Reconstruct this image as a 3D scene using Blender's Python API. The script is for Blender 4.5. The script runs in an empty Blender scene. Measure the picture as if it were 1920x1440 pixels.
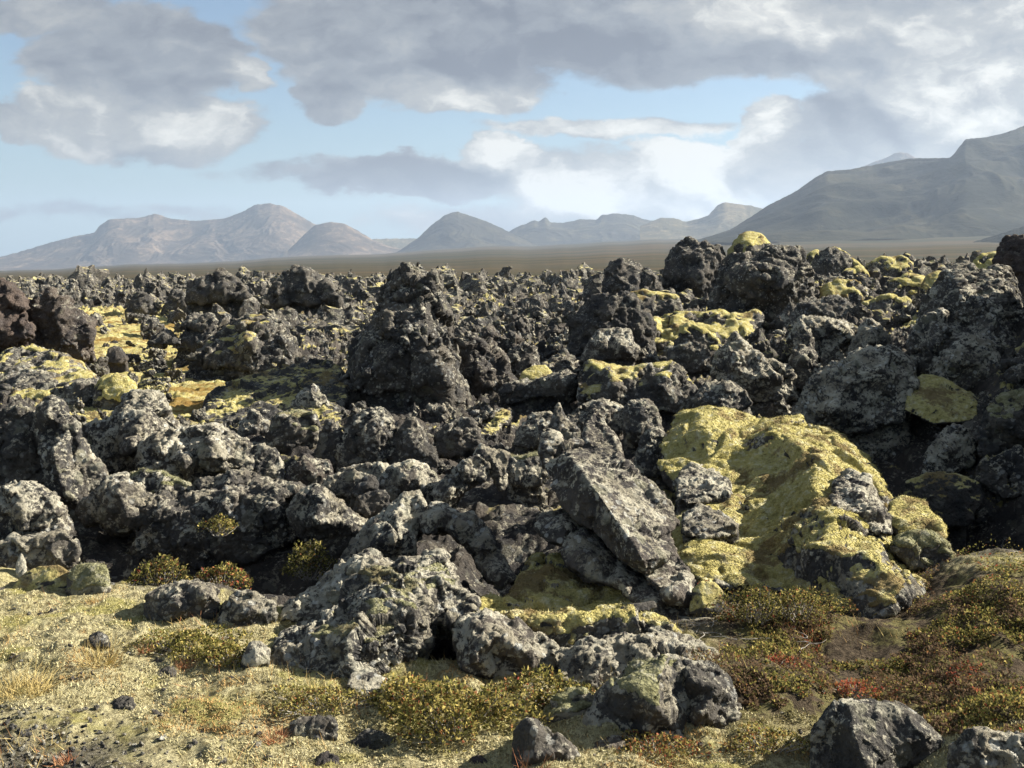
import bpy, bmesh, math, random
import numpy as np
from mathutils import Vector
from mathutils.geometry import delaunay_2d_cdt
R = math.radians
sc = bpy.context.scene
COL = sc.collection
random.seed(7)
rng = np.random.default_rng(7)

# ------------------------------------------------------------------ camera, sky, sun, exposure
F, VH = 2059.0, 492.0             # focal length in photo pixels, pixel row of the eye-level horizon
cam = bpy.data.cameras.new('camera'); cam_o = bpy.data.objects.new('camera', cam); COL.objects.link(cam_o)
cam.sensor_width = 36; cam.lens = 36*F/1920; cam.shift_y = -(720-VH)/1920
cam.clip_start = 0.1; cam.clip_end = 90000
cam_o.location = (0, 0, 0); cam_o.rotation_euler = (R(90), 0, 0)
sc.camera = cam_o
SUN_AZ, SUN_EL = R(76), R(31)     # measured from the view direction to the right / above the horizon
sd = Vector((math.sin(SUN_AZ)*math.cos(SUN_EL), math.cos(SUN_AZ)*math.cos(SUN_EL), math.sin(SUN_EL)))
sun = bpy.data.lights.new('sun', 'SUN'); sun.energy = 5.0; sun.angle = R(0.5); sun.color = (1.0, 0.93, 0.80)
sun_o = bpy.data.objects.new('sun', sun); COL.objects.link(sun_o)
sun_o.rotation_euler = sd.to_track_quat('Z', 'Y').to_euler(); sun_o.location = (30, 10, 40)
sc.view_settings.view_transform = 'Standard'; sc.view_settings.look = 'None'
sc.view_settings.exposure = 1.55; sc.view_settings.gamma = 1
sc.cycles.max_bounces = 4; sc.cycles.diffuse_bounces = 2; sc.cycles.volume_bounces = 0
sc.cycles.transparent_max_bounces = 4

class NT:
    """tiny helper to write node trees"""
    def __init__(s, tree): s.t = tree; s.n = tree.nodes; s.l = tree.links
    def new(s, typ, **kw):
        n = s.n.new(typ)
        for k, v in kw.items(): setattr(n, k, v)
        return n
    def put(s, sock, v):
        if isinstance(v, bpy.types.NodeSocket): s.l.new(v, sock)
        elif v is not None: sock.default_value = v
    def m(s, op, a, b=None, c=None, clamp=False):
        n = s.new('ShaderNodeMath', operation=op); n.use_clamp = clamp
        s.put(n.inputs[0], a)
        if b is not None: s.put(n.inputs[1], b)
        if c is not None: s.put(n.inputs[2], c)
        return n.outputs[0]
    def v(s, op, a, b=None):
        n = s.new('ShaderNodeVectorMath', operation=op); s.put(n.inputs[0], a)
        if b is not None: s.put(n.inputs[3] if op == 'SCALE' else n.inputs[1], b)
        return n.outputs[1] if op in ('LENGTH', 'DOT_PRODUCT') else n.outputs[0]
    def noise(s, vec, scale, detail=4, rough=0.55, dist=0.0, col=False):
        n = s.new('ShaderNodeTexNoise'); s.put(n.inputs['Vector'], vec)
        n.inputs['Scale'].default_value = scale; n.inputs['Detail'].default_value = detail
        n.inputs['Roughness'].default_value = rough; n.inputs['Distortion'].default_value = dist
        return n.outputs['Color'] if col else n.outputs[0]
    def vor(s, vec, scale, feature='F1', out='Distance', rnd=1.0):
        n = s.new('ShaderNodeTexVoronoi', feature=feature); s.put(n.inputs['Vector'], vec)
        n.inputs['Scale'].default_value = scale; n.inputs['Randomness'].default_value = rnd
        return n.outputs[out]
    def ss(s, x, a, b, lo=0.0, hi=1.0):
        n = s.new('ShaderNodeMapRange', interpolation_type='SMOOTHSTEP'); s.put(n.inputs[0], x)
        for i, q in zip((1, 2, 3, 4), (a, b, lo, hi)): s.put(n.inputs[i], q)
        return n.outputs[0]
    def mix(s, f, a, b):
        n = s.new('ShaderNodeMix', data_type='RGBA'); s.put(n.inputs[0], f)
        for k, q in ((6, a), (7, b)):
            s.put(n.inputs[k], q if isinstance(q, bpy.types.NodeSocket) else (*q[:3], 1))
        return n.outputs[2]

world = bpy.data.worlds.new('World'); sc.world = world; world.use_nodes = True
world.node_tree.nodes.clear()
def build_world():
    t = NT(world.node_tree)
    sky = t.new('ShaderNodeTexSky', sky_type='NISHITA'); sky.sun_disc = False
    sky.sun_elevation = SUN_EL; sky.sun_rotation = SUN_AZ
    sky.air_density = 1.0; sky.dust_density = 0.4; sky.ozone_density = 2.0
    g = t.new('ShaderNodeTexCoord').outputs['Generated']
    sp = t.new('ShaderNodeSeparateXYZ'); t.l.new(g, sp.inputs[0])
    yy = t.m('MAXIMUM', sp.outputs[1], 0.16)
    cx = t.new('ShaderNodeCombineXYZ')
    t.put(cx.inputs[0], t.m('DIVIDE', sp.outputs[0], yy)); t.put(cx.inputs[1], t.m('DIVIDE', sp.outputs[2], yy))
    p0 = cx.outputs[0]
    st = t.v('MULTIPLY', p0, (1.0, 1.9, 1.0))
    w1 = t.v('SCALE', t.v('SUBTRACT', t.noise(st, 5.0, 6, 0.60, col=True), (0.5, 0.5, 0.5)), 0.14)
    w1 = t.v('MULTIPLY', w1, (1.0, 0.55, 0.0))
    w2 = t.v('MULTIPLY', t.v('SCALE', t.v('SUBTRACT', t.noise(st, 22.0, 5, 0.6, col=True), (0.5, 0.5, 0.5)), 0.035), (1, 0.7, 0))
    p = t.v('ADD', t.v('ADD', p0, w1), w2)
    def ell(u, v, ru, rv, k=1.0, soft=0.45, vec=None):
        c = ((u-960)/F, (VH-v)/F, 0); iv = (F/ru, F/rv, 0)
        q = t.v('LENGTH', t.v('MULTIPLY', t.v('SUBTRACT', vec or p, c), iv))
        return t.ss(q, 1.0-soft, 1.0+soft*0.45, k, 0.0)
    def mx(xs):
        a = xs[0]
        for x in xs[1:]: a = t.m('MAXIMUM', a, x)
        return a
    def add(xs):
        a = xs[0]
        for x in xs[1:]: a = t.m('ADD', a, x)
        return a
    # where there is cloud
    dens = mx([ell(270, 110, 215, 115, 1), ell(170, 235, 165, 75, .95), ell(340, 250, 150, 65, .9), ell(20, 245, 75, 45, .8),
               ell(60, 20, 150, 45, .75), ell(445, 150, 45, 48, .85),
               ell(760, 60, 330, 150, 1), ell(600, 190, 95, 62, 1), ell(880, 160, 190, 62, 1), ell(1250, 40, 480, 125, 1), ell(1750, 60, 460, 135, 1),
               ell(1700, 240, 260, 110, 1), ell(1880, 180, 300, 160, 1), ell(1430, 255, 75, 80, .95), ell(1540, 330, 200, 60, .9),
               ell(1130, 245, 290, 27, .85, .8), ell(1270, 330, 170, 70, 1.1), ell(1060, 375, 110, 48, 1.1), ell(930, 310, 95, 52, 1.1),
               ell(770, 335, 190, 42, 1.1, .6), ell(690, 318, 360, 22, .6, .9), ell(250, 398, 420, 26, .5, .9), ell(900, 410, 260, 45, .65, .9), ell(1330, 390, 160, 50, .8, .8), ell(1180, 345, 330, 75, .85, .7)])
    big = t.noise(st, 2.3, 5, 0.6)
    over = t.m('MULTIPLY', t.ss(sp.outputs[2], 0.26, 0.42), t.ss(big, 0.40, 0.62))
    dens = t.m('MAXIMUM', dens, over)
    fine = t.noise(st, 30, 6, 0.62)
    dens = t.m('ADD', dens, t.m('MULTIPLY', t.m('SUBTRACT', fine, 0.5), 0.75))
    alpha = t.m('MULTIPLY', t.ss(dens, 0.20, 0.60), 0.97)
    # how bright the cloud is: grey bases, sunlit rims
    E = lambda *a: ell(*a)
    br = add([t.m('MULTIPLY', t.m('SUBTRACT', t.noise(st, 7, 6, 0.58), 0.5), 0.6), t.m('MULTIPLY', t.m('SUBTRACT', fine, 0.5), 0.3),
              E(200, 190, 60, 30, .35, .8), E(210, 250, 210, 45, .25, .9), E(400, 240, 70, 60, .35, .8), E(445, 148, 45, 45, .5, .8), E(100, 190, 60, 40, .25, .9),
              E(890, 178, 150, 45, .36, .9), E(660, 205, 60, 30, .22, .8), E(1420, 40, 190, 60, .42, .9), E(1830, 190, 200, 130, .42, .9), E(1420, 230, 60, 80, .4, .8),
              E(1130, 240, 280, 30, .42, .8), E(1270, 300, 170, 50, .5, .9), E(1060, 365, 130, 45, .55, .9), E(935, 285, 85, 32, .6, .9), E(1180, 350, 330, 70, .22, .8), E(1330, 280, 90, 50, .25, .9), E(1800, 30, 200, 70, .3, .9), E(1330, 390, 150, 50, .3, .9),
              t.m('MULTIPLY', E(300, 120, 190, 100), -.18), t.m('MULTIPLY', E(590, 190, 85, 70), -.2), t.m('MULTIPLY', E(1150, 110, 420, 60), -.25), t.m('MULTIPLY', E(850, 60, 420, 90), -.2),
              t.m('MULTIPLY', E(1590, 240, 130, 80), -.3), t.m('MULTIPLY', E(770, 345, 190, 40), -.34), t.m('MULTIPLY', E(680, 318, 330, 20), -.2), t.m('MULTIPLY', E(250, 398, 400, 30), -.22)])
    lp = t.v('ADD', p, (.011, .013, 0)); st2 = (1.0, 1.5, 1.0)           # billows lit from the upper right
    relief = t.m('SUBTRACT', t.noise(t.v('MULTIPLY', p, st2), 13, 7, 0.58), t.noise(t.v('MULTIPLY', lp, st2), 13, 7, 0.58))
    br = t.m('ADD', t.m('ADD', br, t.m('MULTIPLY', relief, 1.5)), 0.42)
    cr = t.new('ShaderNodeValToRGB'); t.l.new(br, cr.inputs[0])
    e = cr.color_ramp.elements
    e[0].position = 0.0; e[0].color = (0.25, 0.275, 0.335, 1)
    e[1].position = 1.0; e[1].color = (1.25, 1.23, 1.14, 1)
    for pos, c in ((0.35, (0.42, 0.455, 0.50, 1)), (0.65, (0.64, 0.655, 0.65, 1))):
        q = e.new(pos); q.color = c
    bg1 = t.new('ShaderNodeBackground'); bg1.inputs[1].default_value = 0.044; t.l.new(sky.outputs[0], bg1.inputs[0])
    bg2 = t.new('ShaderNodeBackground'); bg2.inputs[1].default_value = 0.245; t.l.new(cr.outputs[0], bg2.inputs[0])
    ms = t.new('ShaderNodeMixShader'); t.l.new(alpha, ms.inputs[0]); t.l.new(bg1.outputs[0], ms.inputs[1]); t.l.new(bg2.outputs[0], ms.inputs[2])
    bg3 = t.new('ShaderNodeBackground'); bg3.inputs[0].default_value = (0.42, 0.66, 0.82, 1); bg3.inputs[1].default_value = 0.25
    m3 = t.new('ShaderNodeMixShader'); t.l.new(t.ss(sp.outputs[2], 0.0, 0.17, .75, 0.06), m3.inputs[0])   # pale veil towards the horizon
    t.l.new(bg1.outputs[0], m3.inputs[1]); t.l.new(bg3.outputs[0], m3.inputs[2]); t.l.new(m3.outputs[0], ms.inputs[1])
    out = t.new('ShaderNodeOutputWorld'); t.l.new(ms.outputs[0], out.inputs[0])
build_world()

# ------------------------------------------------------------------ numpy noise
def _hash(ix, iy, iz, seed):
    h = (ix*np.uint32(374761393)) ^ (iy*np.uint32(668265263)) ^ (iz*np.uint32(2147483647+144665)) ^ np.uint32((seed*2654435761) & 0xffffffff)
    h = (h ^ (h >> np.uint32(13)))*np.uint32(1274126177)
    h = (h ^ (h >> np.uint32(15)))*np.uint32(2246822519)
    return h ^ (h >> np.uint32(16))
_G = np.random.default_rng(3).normal(size=(256, 3)).astype(np.float32); _G /= np.linalg.norm(_G, axis=1)[:, None]
def perlin(p, seed=0):
    p = np.asarray(p, np.float32); i = np.floor(p).astype(np.int64); f = p-i
    i = (i & 0xffffffff).astype(np.uint32)
    w = f*f*f*(f*(f*6-15)+10); out = np.zeros(len(p), np.float32)
    for dx in (0, 1):
        for dy in (0, 1):
            for dz in (0, 1):
                g = _G[_hash(i[:, 0]+np.uint32(dx), i[:, 1]+np.uint32(dy), i[:, 2]+np.uint32(dz), seed) & np.uint32(255)]
                d = g[:, 0]*(f[:, 0]-dx)+g[:, 1]*(f[:, 1]-dy)+g[:, 2]*(f[:, 2]-dz)
                wx = w[:, 0] if dx else 1-w[:, 0]; wy = w[:, 1] if dy else 1-w[:, 1]; wz = w[:, 2] if dz else 1-w[:, 2]
                out += d*wx*wy*wz
    return out*1.6
def fbm(p, oct=4, seed=0, gain=0.5):
    a, s, out = 1.0, 1.0, 0
    for k in range(oct):
        out = out+a*perlin(p*s+k*17.3, seed+k); a *= gain; s *= 2.03
    return out
def ridged(p, oct=3, seed=0, gain=0.5):
    a, s, out = 1.0, 1.0, 0
    for k in range(oct):
        out = out+a*(1-2*np.abs(perlin(p*s+k*9.1, seed+k))); a *= gain; s *= 2.1
    return out
def worley(p, seed=0):
    p = np.asarray(p, np.float32); i = np.floor(p).astype(np.int64); f = p-i
    i = (i & 0xffffffff).astype(np.uint32); best = np.full(len(p), 9, np.float32); sec = best.copy()
    for dx in (-1, 0, 1):
        for dy in (-1, 0, 1):
            for dz in (-1, 0, 1):
                h = _hash(i[:, 0]+np.uint32(dx & 0xffffffff), i[:, 1]+np.uint32(dy & 0xffffffff), i[:, 2]+np.uint32(dz & 0xffffffff), seed)
                qx = dx+(h & np.uint32(1023))/1023-f[:, 0]; qy = dy+((h >> np.uint32(10)) & np.uint32(1023))/1023-f[:, 1]; qz = dz+((h >> np.uint32(20)) & np.uint32(1023))/1023-f[:, 2]
                d = qx*qx+qy*qy+qz*qz
                sec = np.minimum(sec, np.maximum(best, d)); best = np.minimum(best, d)
    return np.sqrt(best), np.sqrt(sec)
def facets(p, seed=0):
    """a random tilted plane in every Voronoi cell: broken rock faces with sharp arrises"""
    p = np.asarray(p, np.float32); i = np.floor(p).astype(np.int64); f = p-i
    i = (i & 0xffffffff).astype(np.uint32); best = np.full(len(p), 9, np.float32); val = np.zeros(len(p), np.float32)
    for dx in (-1, 0, 1):
        for dy in (-1, 0, 1):
            for dz in (-1, 0, 1):
                h = _hash(i[:, 0]+np.uint32(dx & 0xffffffff), i[:, 1]+np.uint32(dy & 0xffffffff), i[:, 2]+np.uint32(dz & 0xffffffff), seed)
                qx = f[:, 0]-dx-(h & np.uint32(1023))/1023; qy = f[:, 1]-dy-((h >> np.uint32(10)) & np.uint32(1023))/1023; qz = f[:, 2]-dz-((h >> np.uint32(20)) & np.uint32(1023))/1023
                d = qx*qx+qy*qy+qz*qz; g = _G[(h >> np.uint32(7)) & np.uint32(255)]
                w = qx*g[:, 0]+qy*g[:, 1]+qz*g[:, 2]+((h >> np.uint32(13)) & np.uint32(255))/400-.3
                k = d < best; val = np.where(k, w, val); best = np.where(k, d, best)
    return val
def sstep(x, a, b):
    t = np.clip((x-a)/(b-a), 0, 1); return t*t*(3-2*t)

# ------------------------------------------------------------------ mesh helpers
def raw_mesh(name, verts, faces, mat=None, smooth=True):
    """faces: an (n,3) or (n,4) array, or a list of such arrays"""
    fl = faces if isinstance(faces, list) else [faces]
    me = bpy.data.meshes.new(name); verts = np.ascontiguousarray(verts, np.float32)
    me.vertices.add(len(verts)); me.vertices.foreach_set('co', verts.ravel())
    nl = sum(f.size for f in fl); nf = sum(len(f) for f in fl)
    me.loops.add(nl); me.loops.foreach_set('vertex_index', np.concatenate([f.ravel() for f in fl]).astype(np.int32))
    tot = np.concatenate([np.full(len(f), f.shape[1]) for f in fl]); start = np.concatenate([[0], np.cumsum(tot)[:-1]])
    me.polygons.add(nf); me.polygons.foreach_set('loop_start', start.astype(np.int32))
    me.polygons.foreach_set('use_smooth', np.full(nf, smooth))
    for m_ in (mat if isinstance(mat, list) else [mat] if mat else []): me.materials.append(m_)
    me.update(calc_edges=True); me.validate()
    return me
def link(name, me, loc=(0, 0, 0), parent=None):
    o = bpy.data.objects.new(name, me); COL.objects.link(o); o.location = loc
    if parent: o.parent = parent
    return o
def tag(o, label=None, cat=None, group=None, kind=None):
    for k, v_ in (('label', label), ('category', cat), ('group', group), ('kind', kind)):
        if v_: o[k] = v_
    return o
def attr(me, name, vals):
    a = me.attributes.new(name, 'FLOAT', 'POINT'); a.data.foreach_set('value', np.asarray(vals, np.float32))
def get_tris(me):
    me.calc_loop_triangles()
    v_ = np.empty(len(me.vertices)*3, np.float32); me.vertices.foreach_get('co', v_)
    f_ = np.empty(len(me.loop_triangles)*3, np.int32); me.loop_triangles.foreach_get('vertices', f_)
    return v_.reshape(-1, 3), f_.reshape(-1, 3)
def vnormals(v_, f_):
    n = np.cross(v_[f_[:, 1]]-v_[f_[:, 0]], v_[f_[:, 2]]-v_[f_[:, 0]]); out = np.zeros_like(v_)
    for k in range(3):
        for c in range(3): out[:, c] += np.bincount(f_[:, k], n[:, c], len(v_)).astype(np.float32)
    return out/np.maximum(np.linalg.norm(out, axis=1), 1e-9)[:, None]
def lap(v_, f_, it=1, w=0.5):
    e = np.concatenate([f_[:, [0, 1]], f_[:, [1, 2]], f_[:, [2, 0]]]); e = np.concatenate([e, e[:, ::-1]])
    cnt = np.maximum(np.bincount(e[:, 0], minlength=len(v_)), 1)[:, None]
    for _ in range(it):
        s = np.stack([np.bincount(e[:, 0], v_[e[:, 1], c], len(v_)) for c in range(v_.shape[1])], 1)
        v_ = (v_*(1-w)+w*s/cnt).astype(np.float32)
    return v_

def P(u, v, Y): return np.array(((u-960)/F*Y, Y, -(v-VH)/F*Y), np.float32)

# ------------------------------------------------------------------ the lie of the land
UC = np.array([-4000, -900, -200, 0, 320, 640, 960, 1300, 1600, 1920, 2300, 3200, 6000.])
YR = np.array([0.3, 12, 16, 20, 26, 34, 45, 65, 100, 140, 250, 450, 1000, 2500, 5000, 7000, 8200, 10500, 14000.])
VT = {  # pixel row of the bare ground by distance (rows) and pixel column (UC)
 26: [630, 630, 628, 628, 630, 630, 628, 590, 545, 545, 530, 560, 600], 34: [600, 600, 600, 600, 598, 600, 598, 570, 530, 520, 500, 530, 580],
 45: [572, 572, 572, 572, 570, 570, 568, 553, 530, 517, 500, 500, 560], 65: [550, 550, 550, 550, 546, 545, 542, 535, 526, 515, 508, 510, 540],
 100: [534, 534, 534, 534, 532, 530, 528, 525, 522, 515, 512, 515, 530], 140: [529, 529, 529, 529, 528, 526, 525, 523, 520, 515, 513, 515, 525],
 250: [528, 528, 528, 527, 526, 524, 522, 520, 516, 512, 510, 510, 520], 450: [526, 526, 526, 525, 522, 518, 515, 511, 506, 501, 498, 500, 510],
 1000: [521, 521, 521, 519, 514, 507, 501, 494, 487, 481, 478, 480, 490], 2500: [514, 514, 514, 512, 503, 492, 481, 471, 463, 456, 450, 450, 460],
 5000: [510, 510, 509, 508, 497, 482, 467, 453, 443, 434, 425, 425, 430], 7000: [509, 509, 508, 507, 494, 478, 461, 447, 436, 425, 415, 415, 420]}
ZT = np.zeros((len(YR), len(UC)))
for k, y_ in enumerate(YR):
    if y_ in VT: ZT[k] = -(np.array(VT[y_])-VH)/F*y_
    elif y_ < 12: ZT[k] = -1.7
    elif y_ == 12: ZT[k] = [-1.7]*8+[-1.75, -1.4, -.9, -.9, -1.2]
    elif y_ == 16: ZT[k] = [-1.75]*7+[-1.65, -1.3, -1.0, -.5, -.7, -1.2]
    elif y_ == 20: ZT[k] = [-1.75]*7+[-1.5, -.95, -.75, -.4, -.6, -1.2]
ZT[-3] = ZT[-4]-40; ZT[-2] = ZT[-4]-160; ZT[-1] = -300
def table_z(X, Y):
    yy = np.maximum(Y, 0.3); u = 960+F*X/yy
    uu = np.clip(u, UC[0], UC[-1]); lr = np.log(YR); ly = np.clip(np.log(yy), lr[0], lr[-1])
    i = np.clip(np.searchsorted(UC, uu)-1, 0, len(UC)-2); j = np.clip(np.searchsorted(lr, ly)-1, 0, len(lr)-2)
    a = (uu-UC[i])/(UC[i+1]-UC[i]); b = (ly-lr[j])/(lr[j+1]-lr[j]); a = a*a*(3-2*a)
    return ZT[j, i]*(1-a)*(1-b)+ZT[j, i+1]*a*(1-b)+ZT[j+1, i]*(1-a)*b+ZT[j+1, i+1]*a*b
FU = np.array([-3000, -200, 0, 200, 350, 520, 700, 900, 1050, 1250, 1420, 1600, 1800, 1950, 2400, 4000.])
FY = np.array([6.0, 6.0, 6.0, 5.9, 5.7, 5.25, 4.9, 4.85, 4.75, 4.9, 5.2, 5.6, 5.75, 5.6, 5.2, 5.0])
def bump(X, Y, cx, cy, rx, ry, rot=0):
    c, s = math.cos(rot), math.sin(rot); x, y = X-cx, Y-cy
    return np.exp(-(((x*c+y*s)/rx)**2+((-x*s+y*c)/ry)**2))
def front_edge(X, Y):
    u = 960+F*X/np.maximum(Y, 0.3); return np.interp(u, FU, FY)
def smooth_z(X, Y):
    z = table_z(X, Y)
    z = z-0.95*bump(X, Y, 3.3, 8.6, 1.1, 2.0, 0.2)-0.25*bump(X, Y, 2.1, 9.5, .8, 1.2)          # the dark hollow on the right
    z = z+1.75*bump(X, Y, 6.6, 9.6, 1.3, 2.2, 0.2)+1.2*bump(X, Y, 6.0, 7.2, 1.0, 1.3)+2.0*bump(X, Y, 7.3, 12.0, 1.1, 1.7)                                            # unseen rise outside the frame, added to shade it
    z = z-0.35*bump(X, Y, -1.85, 6.5, .75, .42, 0)-0.25*bump(X, Y, -.1, 6.9, .35, .45)-.3*bump(X, Y, -.33, 5.05, .17, .2)-.3*bump(X, Y, .03, 6.3, .2, .5)  # gaps below the rocks
    z = z+0.05*bump(X, Y, -1.6, 5.2, 1.0, .5)+0.10*bump(X, Y, 1.0, 4.3, .5, .3)
    z = z-0.22*bump(X, Y, 2.4, 4.4, .7, .6)
    z = z+0.07*bump(X, Y, 1.42, 5.1, .75, .30, -.12)      # bank under the moss ridge
    return z
def rough_of(X, Y):
    e = front_edge(X, Y); r = sstep(Y, e, e+0.7)*(1-sstep(Y, 95, 150))
    u = 960+F*X/np.maximum(Y, 0.3)
    hol = sstep(u, 30, 160)*(1-sstep(u, 420, 560))*sstep(Y, 10.5, 13)*(1-sstep(Y, 33, 41))   # mossy hollow on the left
    return r*(1-0.72*hol), hol
def ground_z(X, Y, full=True):
    X = np.asarray(X, np.float64); Y = np.asarray(Y, np.float64)
    z = smooth_z(X, Y); rg, hol = rough_of(X, Y); p = np.stack([X, Y, 0*X], 1).astype(np.float32)
    amp = 0.16+0.25*sstep(Y, 9, 30)
    nr_ = .30+.70*sstep(Y, 7.5, 14)
    z = z+rg*nr_*amp*(0.55*ridged(p*0.9, 3, 5)+0.35*fbm(p*0.35, 3, 9)-0.35)-.12*rg*(1-sstep(Y, 8, 13))
    if full:
        z = z+rg*nr_*0.10*(ridged(p*3.1, 3, 21)-0.4)
        z = z+rg*(.25+.75*nr_)*(.07+.07*sstep(Y, 14, 25))*facets(p*3.0+.3*fbm(p*2, 2, 3)[:, None], 4)+rg*.035*fbm(p*7, 3, 6)
        near = 1-rg
        z = z+near*(0.035*fbm(p*1.6, 3, 31)+0.020*fbm(p*5, 2, 35)+0.014*fbm(p*11, 3, 33))*(Y < 60)
    big = sstep(Y, 150, 900); z = z+big*Y*0.0006*fbm(p/np.maximum(Y, 1)[:, None].astype(np.float32)*30, 3, 41)*(Y < 7300)
    return z

# ------------------------------------------------------------------ materials
def new_mat(name):
    m_ = bpy.data.materials.new(name); m_.use_nodes = True; m_.node_tree.nodes.clear()
    return m_, NT(m_.node_tree)
def finish(t, col, height=None, dist=0.02, strength=1.0, rough=0.95, spec=0.15):
    b = t.new('ShaderNodeBsdfPrincipled'); t.put(b.inputs['Base Color'], col); b.inputs['Roughness'].default_value = rough
    b.inputs['Specular IOR Level'].default_value = spec
    if height is not None:
        k = t.new('ShaderNodeBump'); k.inputs['Strength'].default_value = strength; k.inputs['Distance'].default_value = dist
        t.put(k.inputs['Height'], height); t.l.new(k.outputs[0], b.inputs['Normal'])
    o = t.new('ShaderNodeOutputMaterial'); t.l.new(b.outputs[0], o.inputs[0]); return b

def lava_color(t, pos, lich, dark, tint, nz=None):
    """colour and height of lichen-covered lava; lich / dark are sockets or numbers"""
    a = t.noise(pos, 3.0, 5, 0.65); b = t.noise(pos, 34.0, 5, 0.75)
    col = t.mix(t.ss(a, 0.35, 0.68), (0.058, 0.057, 0.057), (0.150, 0.134, 0.112))
    col = t.mix(t.m('MULTIPLY', tint, t.ss(a, .3, .7, .4, 1)), col, (0.11, 0.055, 0.042))
    col = t.mix(t.ss(b, .45, .30, 0, .75), col, (0.022, 0.021, 0.021))
    lf = t.m('ADD', t.noise(pos, 6.5, 6, 0.74, 0.8), t.m('MULTIPLY', t.m('SUBTRACT', b, .5), 0.75))
    if nz is not None: lf = t.m('ADD', lf, t.m('MULTIPLY', nz, 0.10))
    thr = t.m('SUBTRACT', 0.80, t.m('MULTIPLY', lich, 0.42))
    lm = t.ss(lf, thr, t.m('ADD', thr, 0.10))
    lcol = t.mix(t.ss(t.noise(pos, 4, 3), .35, .65), (0.29, 0.26, 0.195), (0.56, 0.525, 0.415))
    col = t.mix(t.m('MULTIPLY', lm, 0.92), col, lcol)
    w = t.vor(pos, 17.0); ws = t.m('MULTIPLY', t.ss(w, 0.24, 0.36, 1, 0), t.ss(t.noise(pos, 3.3, 3), .48, .60))
    col = t.mix(t.m('MULTIPLY', ws, t.m('MULTIPLY', lich, 0.85)), col, (0.60, 0.60, 0.55))
    wp = t.v('ADD', pos, t.v('SCALE', t.noise(pos, 14, 3, .6, col=True), .07)); w2 = t.vor(wp, 6.5)      # larger crusts
    ws2 = t.m('MULTIPLY', t.ss(w2, .30, .36, 1, 0), t.ss(t.noise(pos, 2.1, 3), .49, .55))
    col = t.mix(t.m('MULTIPLY', ws2, t.m('MULTIPLY', lich, 0.75)), col, t.mix(t.ss(t.vor(wp, 6.5, out='Color'), .3, .7), (0.40, 0.385, 0.31), (0.30, 0.29, 0.20)))
    col = t.mix(t.m('MULTIPLY', dark, 0.75), col, (0.030, 0.029, 0.029))
    h = t.m('ADD', t.m('MULTIPLY', b, 1.6), t.m('MULTIPLY', t.vor(pos, 40), 0.6))
    return col, h
YEL = ((0.48, 0.415, 0.150), (0.66, 0.585, 0.245), (0.70, 0.655, 0.42), (0.23, 0.20, 0.075), (0.19, 0.13, 0.065))
PAL = ((0.24, 0.235, 0.13), (0.36, 0.345, 0.20), (0.44, 0.42, 0.31), (0.12, 0.115, 0.055), (0.16, 0.13, 0.075))
def moss_color(t, pos, hue=YEL):
    n1 = t.noise(pos, 2.2, 4, 0.6); n2 = t.noise(pos, 16, 5, 0.7); n3 = t.noise(pos, 120, 3, 0.7)
    col = t.mix(t.ss(n1, 0.36, 0.66), hue[0], hue[1])
    col = t.mix(t.m('MULTIPLY', t.ss(n2, 0.50, 0.64), 0.8), col, hue[2])
    col = t.mix(t.m('MULTIPLY', t.ss(n2, 0.46, 0.36), 0.75), col, hue[3])
    col = t.mix(t.ss(t.noise(pos, 2.2, 6, .72), 0.50, 0.60, 0, .85), col, hue[4])
    col = t.mix(t.m('MULTIPLY', t.ss(n3, 0.50, 0.35), 0.4), col, (0.20, 0.17, 0.06))
    h = t.m('ADD', t.m('MULTIPLY', n3, 0.8), t.m('ADD', t.m('MULTIPLY', t.vor(pos, 60), 0.7), n2))
    return col, h

def make_lava():
    m_, t = new_mat('lava'); oi = t.new('ShaderNodeObjectInfo'); geo = t.new('ShaderNodeNewGeometry'); pos = geo.outputs['Position']
    s = t.new('ShaderNodeSeparateColor'); t.l.new(oi.outputs['Color'], s.inputs[0])
    moss, lich, dark = s.outputs; tint = oi.outputs['Alpha']
    tint = t.m('SUBTRACT', 1.0, tint)
    nz = t.new('ShaderNodeSeparateXYZ'); t.l.new(geo.outputs['Normal'], nz.inputs[0])
    col, h = lava_color(t, pos, lich, dark, tint, nz.outputs[2])
    mc, mh = moss_color(t, pos)
    mm = t.m('ADD', nz.outputs[2], t.m('MULTIPLY', t.m('SUBTRACT', t.noise(pos, 3.0, 5, 0.65), 0.5), 2.2))
    thr = t.m('SUBTRACT', 1.75, t.m('MULTIPLY', moss, 1.55))
    mask = t.ss(mm, thr, t.m('ADD', thr, 0.22))
    finish(t, t.mix(mask, col, mc), h, 0.026, 1.0); return m_
def make_moss(name='moss', hue=YEL):
    m_, t = new_mat(name); geo = t.new('ShaderNodeNewGeometry'); pos = geo.outputs['Position']
    c, h = moss_color(t, pos, hue); w = t.new('ShaderNodeAttribute', attribute_name='cover').outputs['Fac']
    nz = t.new('ShaderNodeSeparateXYZ'); t.l.new(geo.outputs['Normal'], nz.inputs[0])
    lc, lh = lava_color(t, pos, 0.6, 0.05, 0.08, nz.outputs[2])
    k = t.ss(t.m('ADD', w, t.m('MULTIPLY', t.m('SUBTRACT', t.noise(pos, 9, 6, .72), .5), 1.9)), .38, .58)
    finish(t, t.mix(k, lc, c), t.m('ADD', t.m('MULTIPLY', k, h), t.m('MULTIPLY', t.m('SUBTRACT', 1, k), lh)), 0.03, 1.0, 1.0, 0.05); return m_
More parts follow.
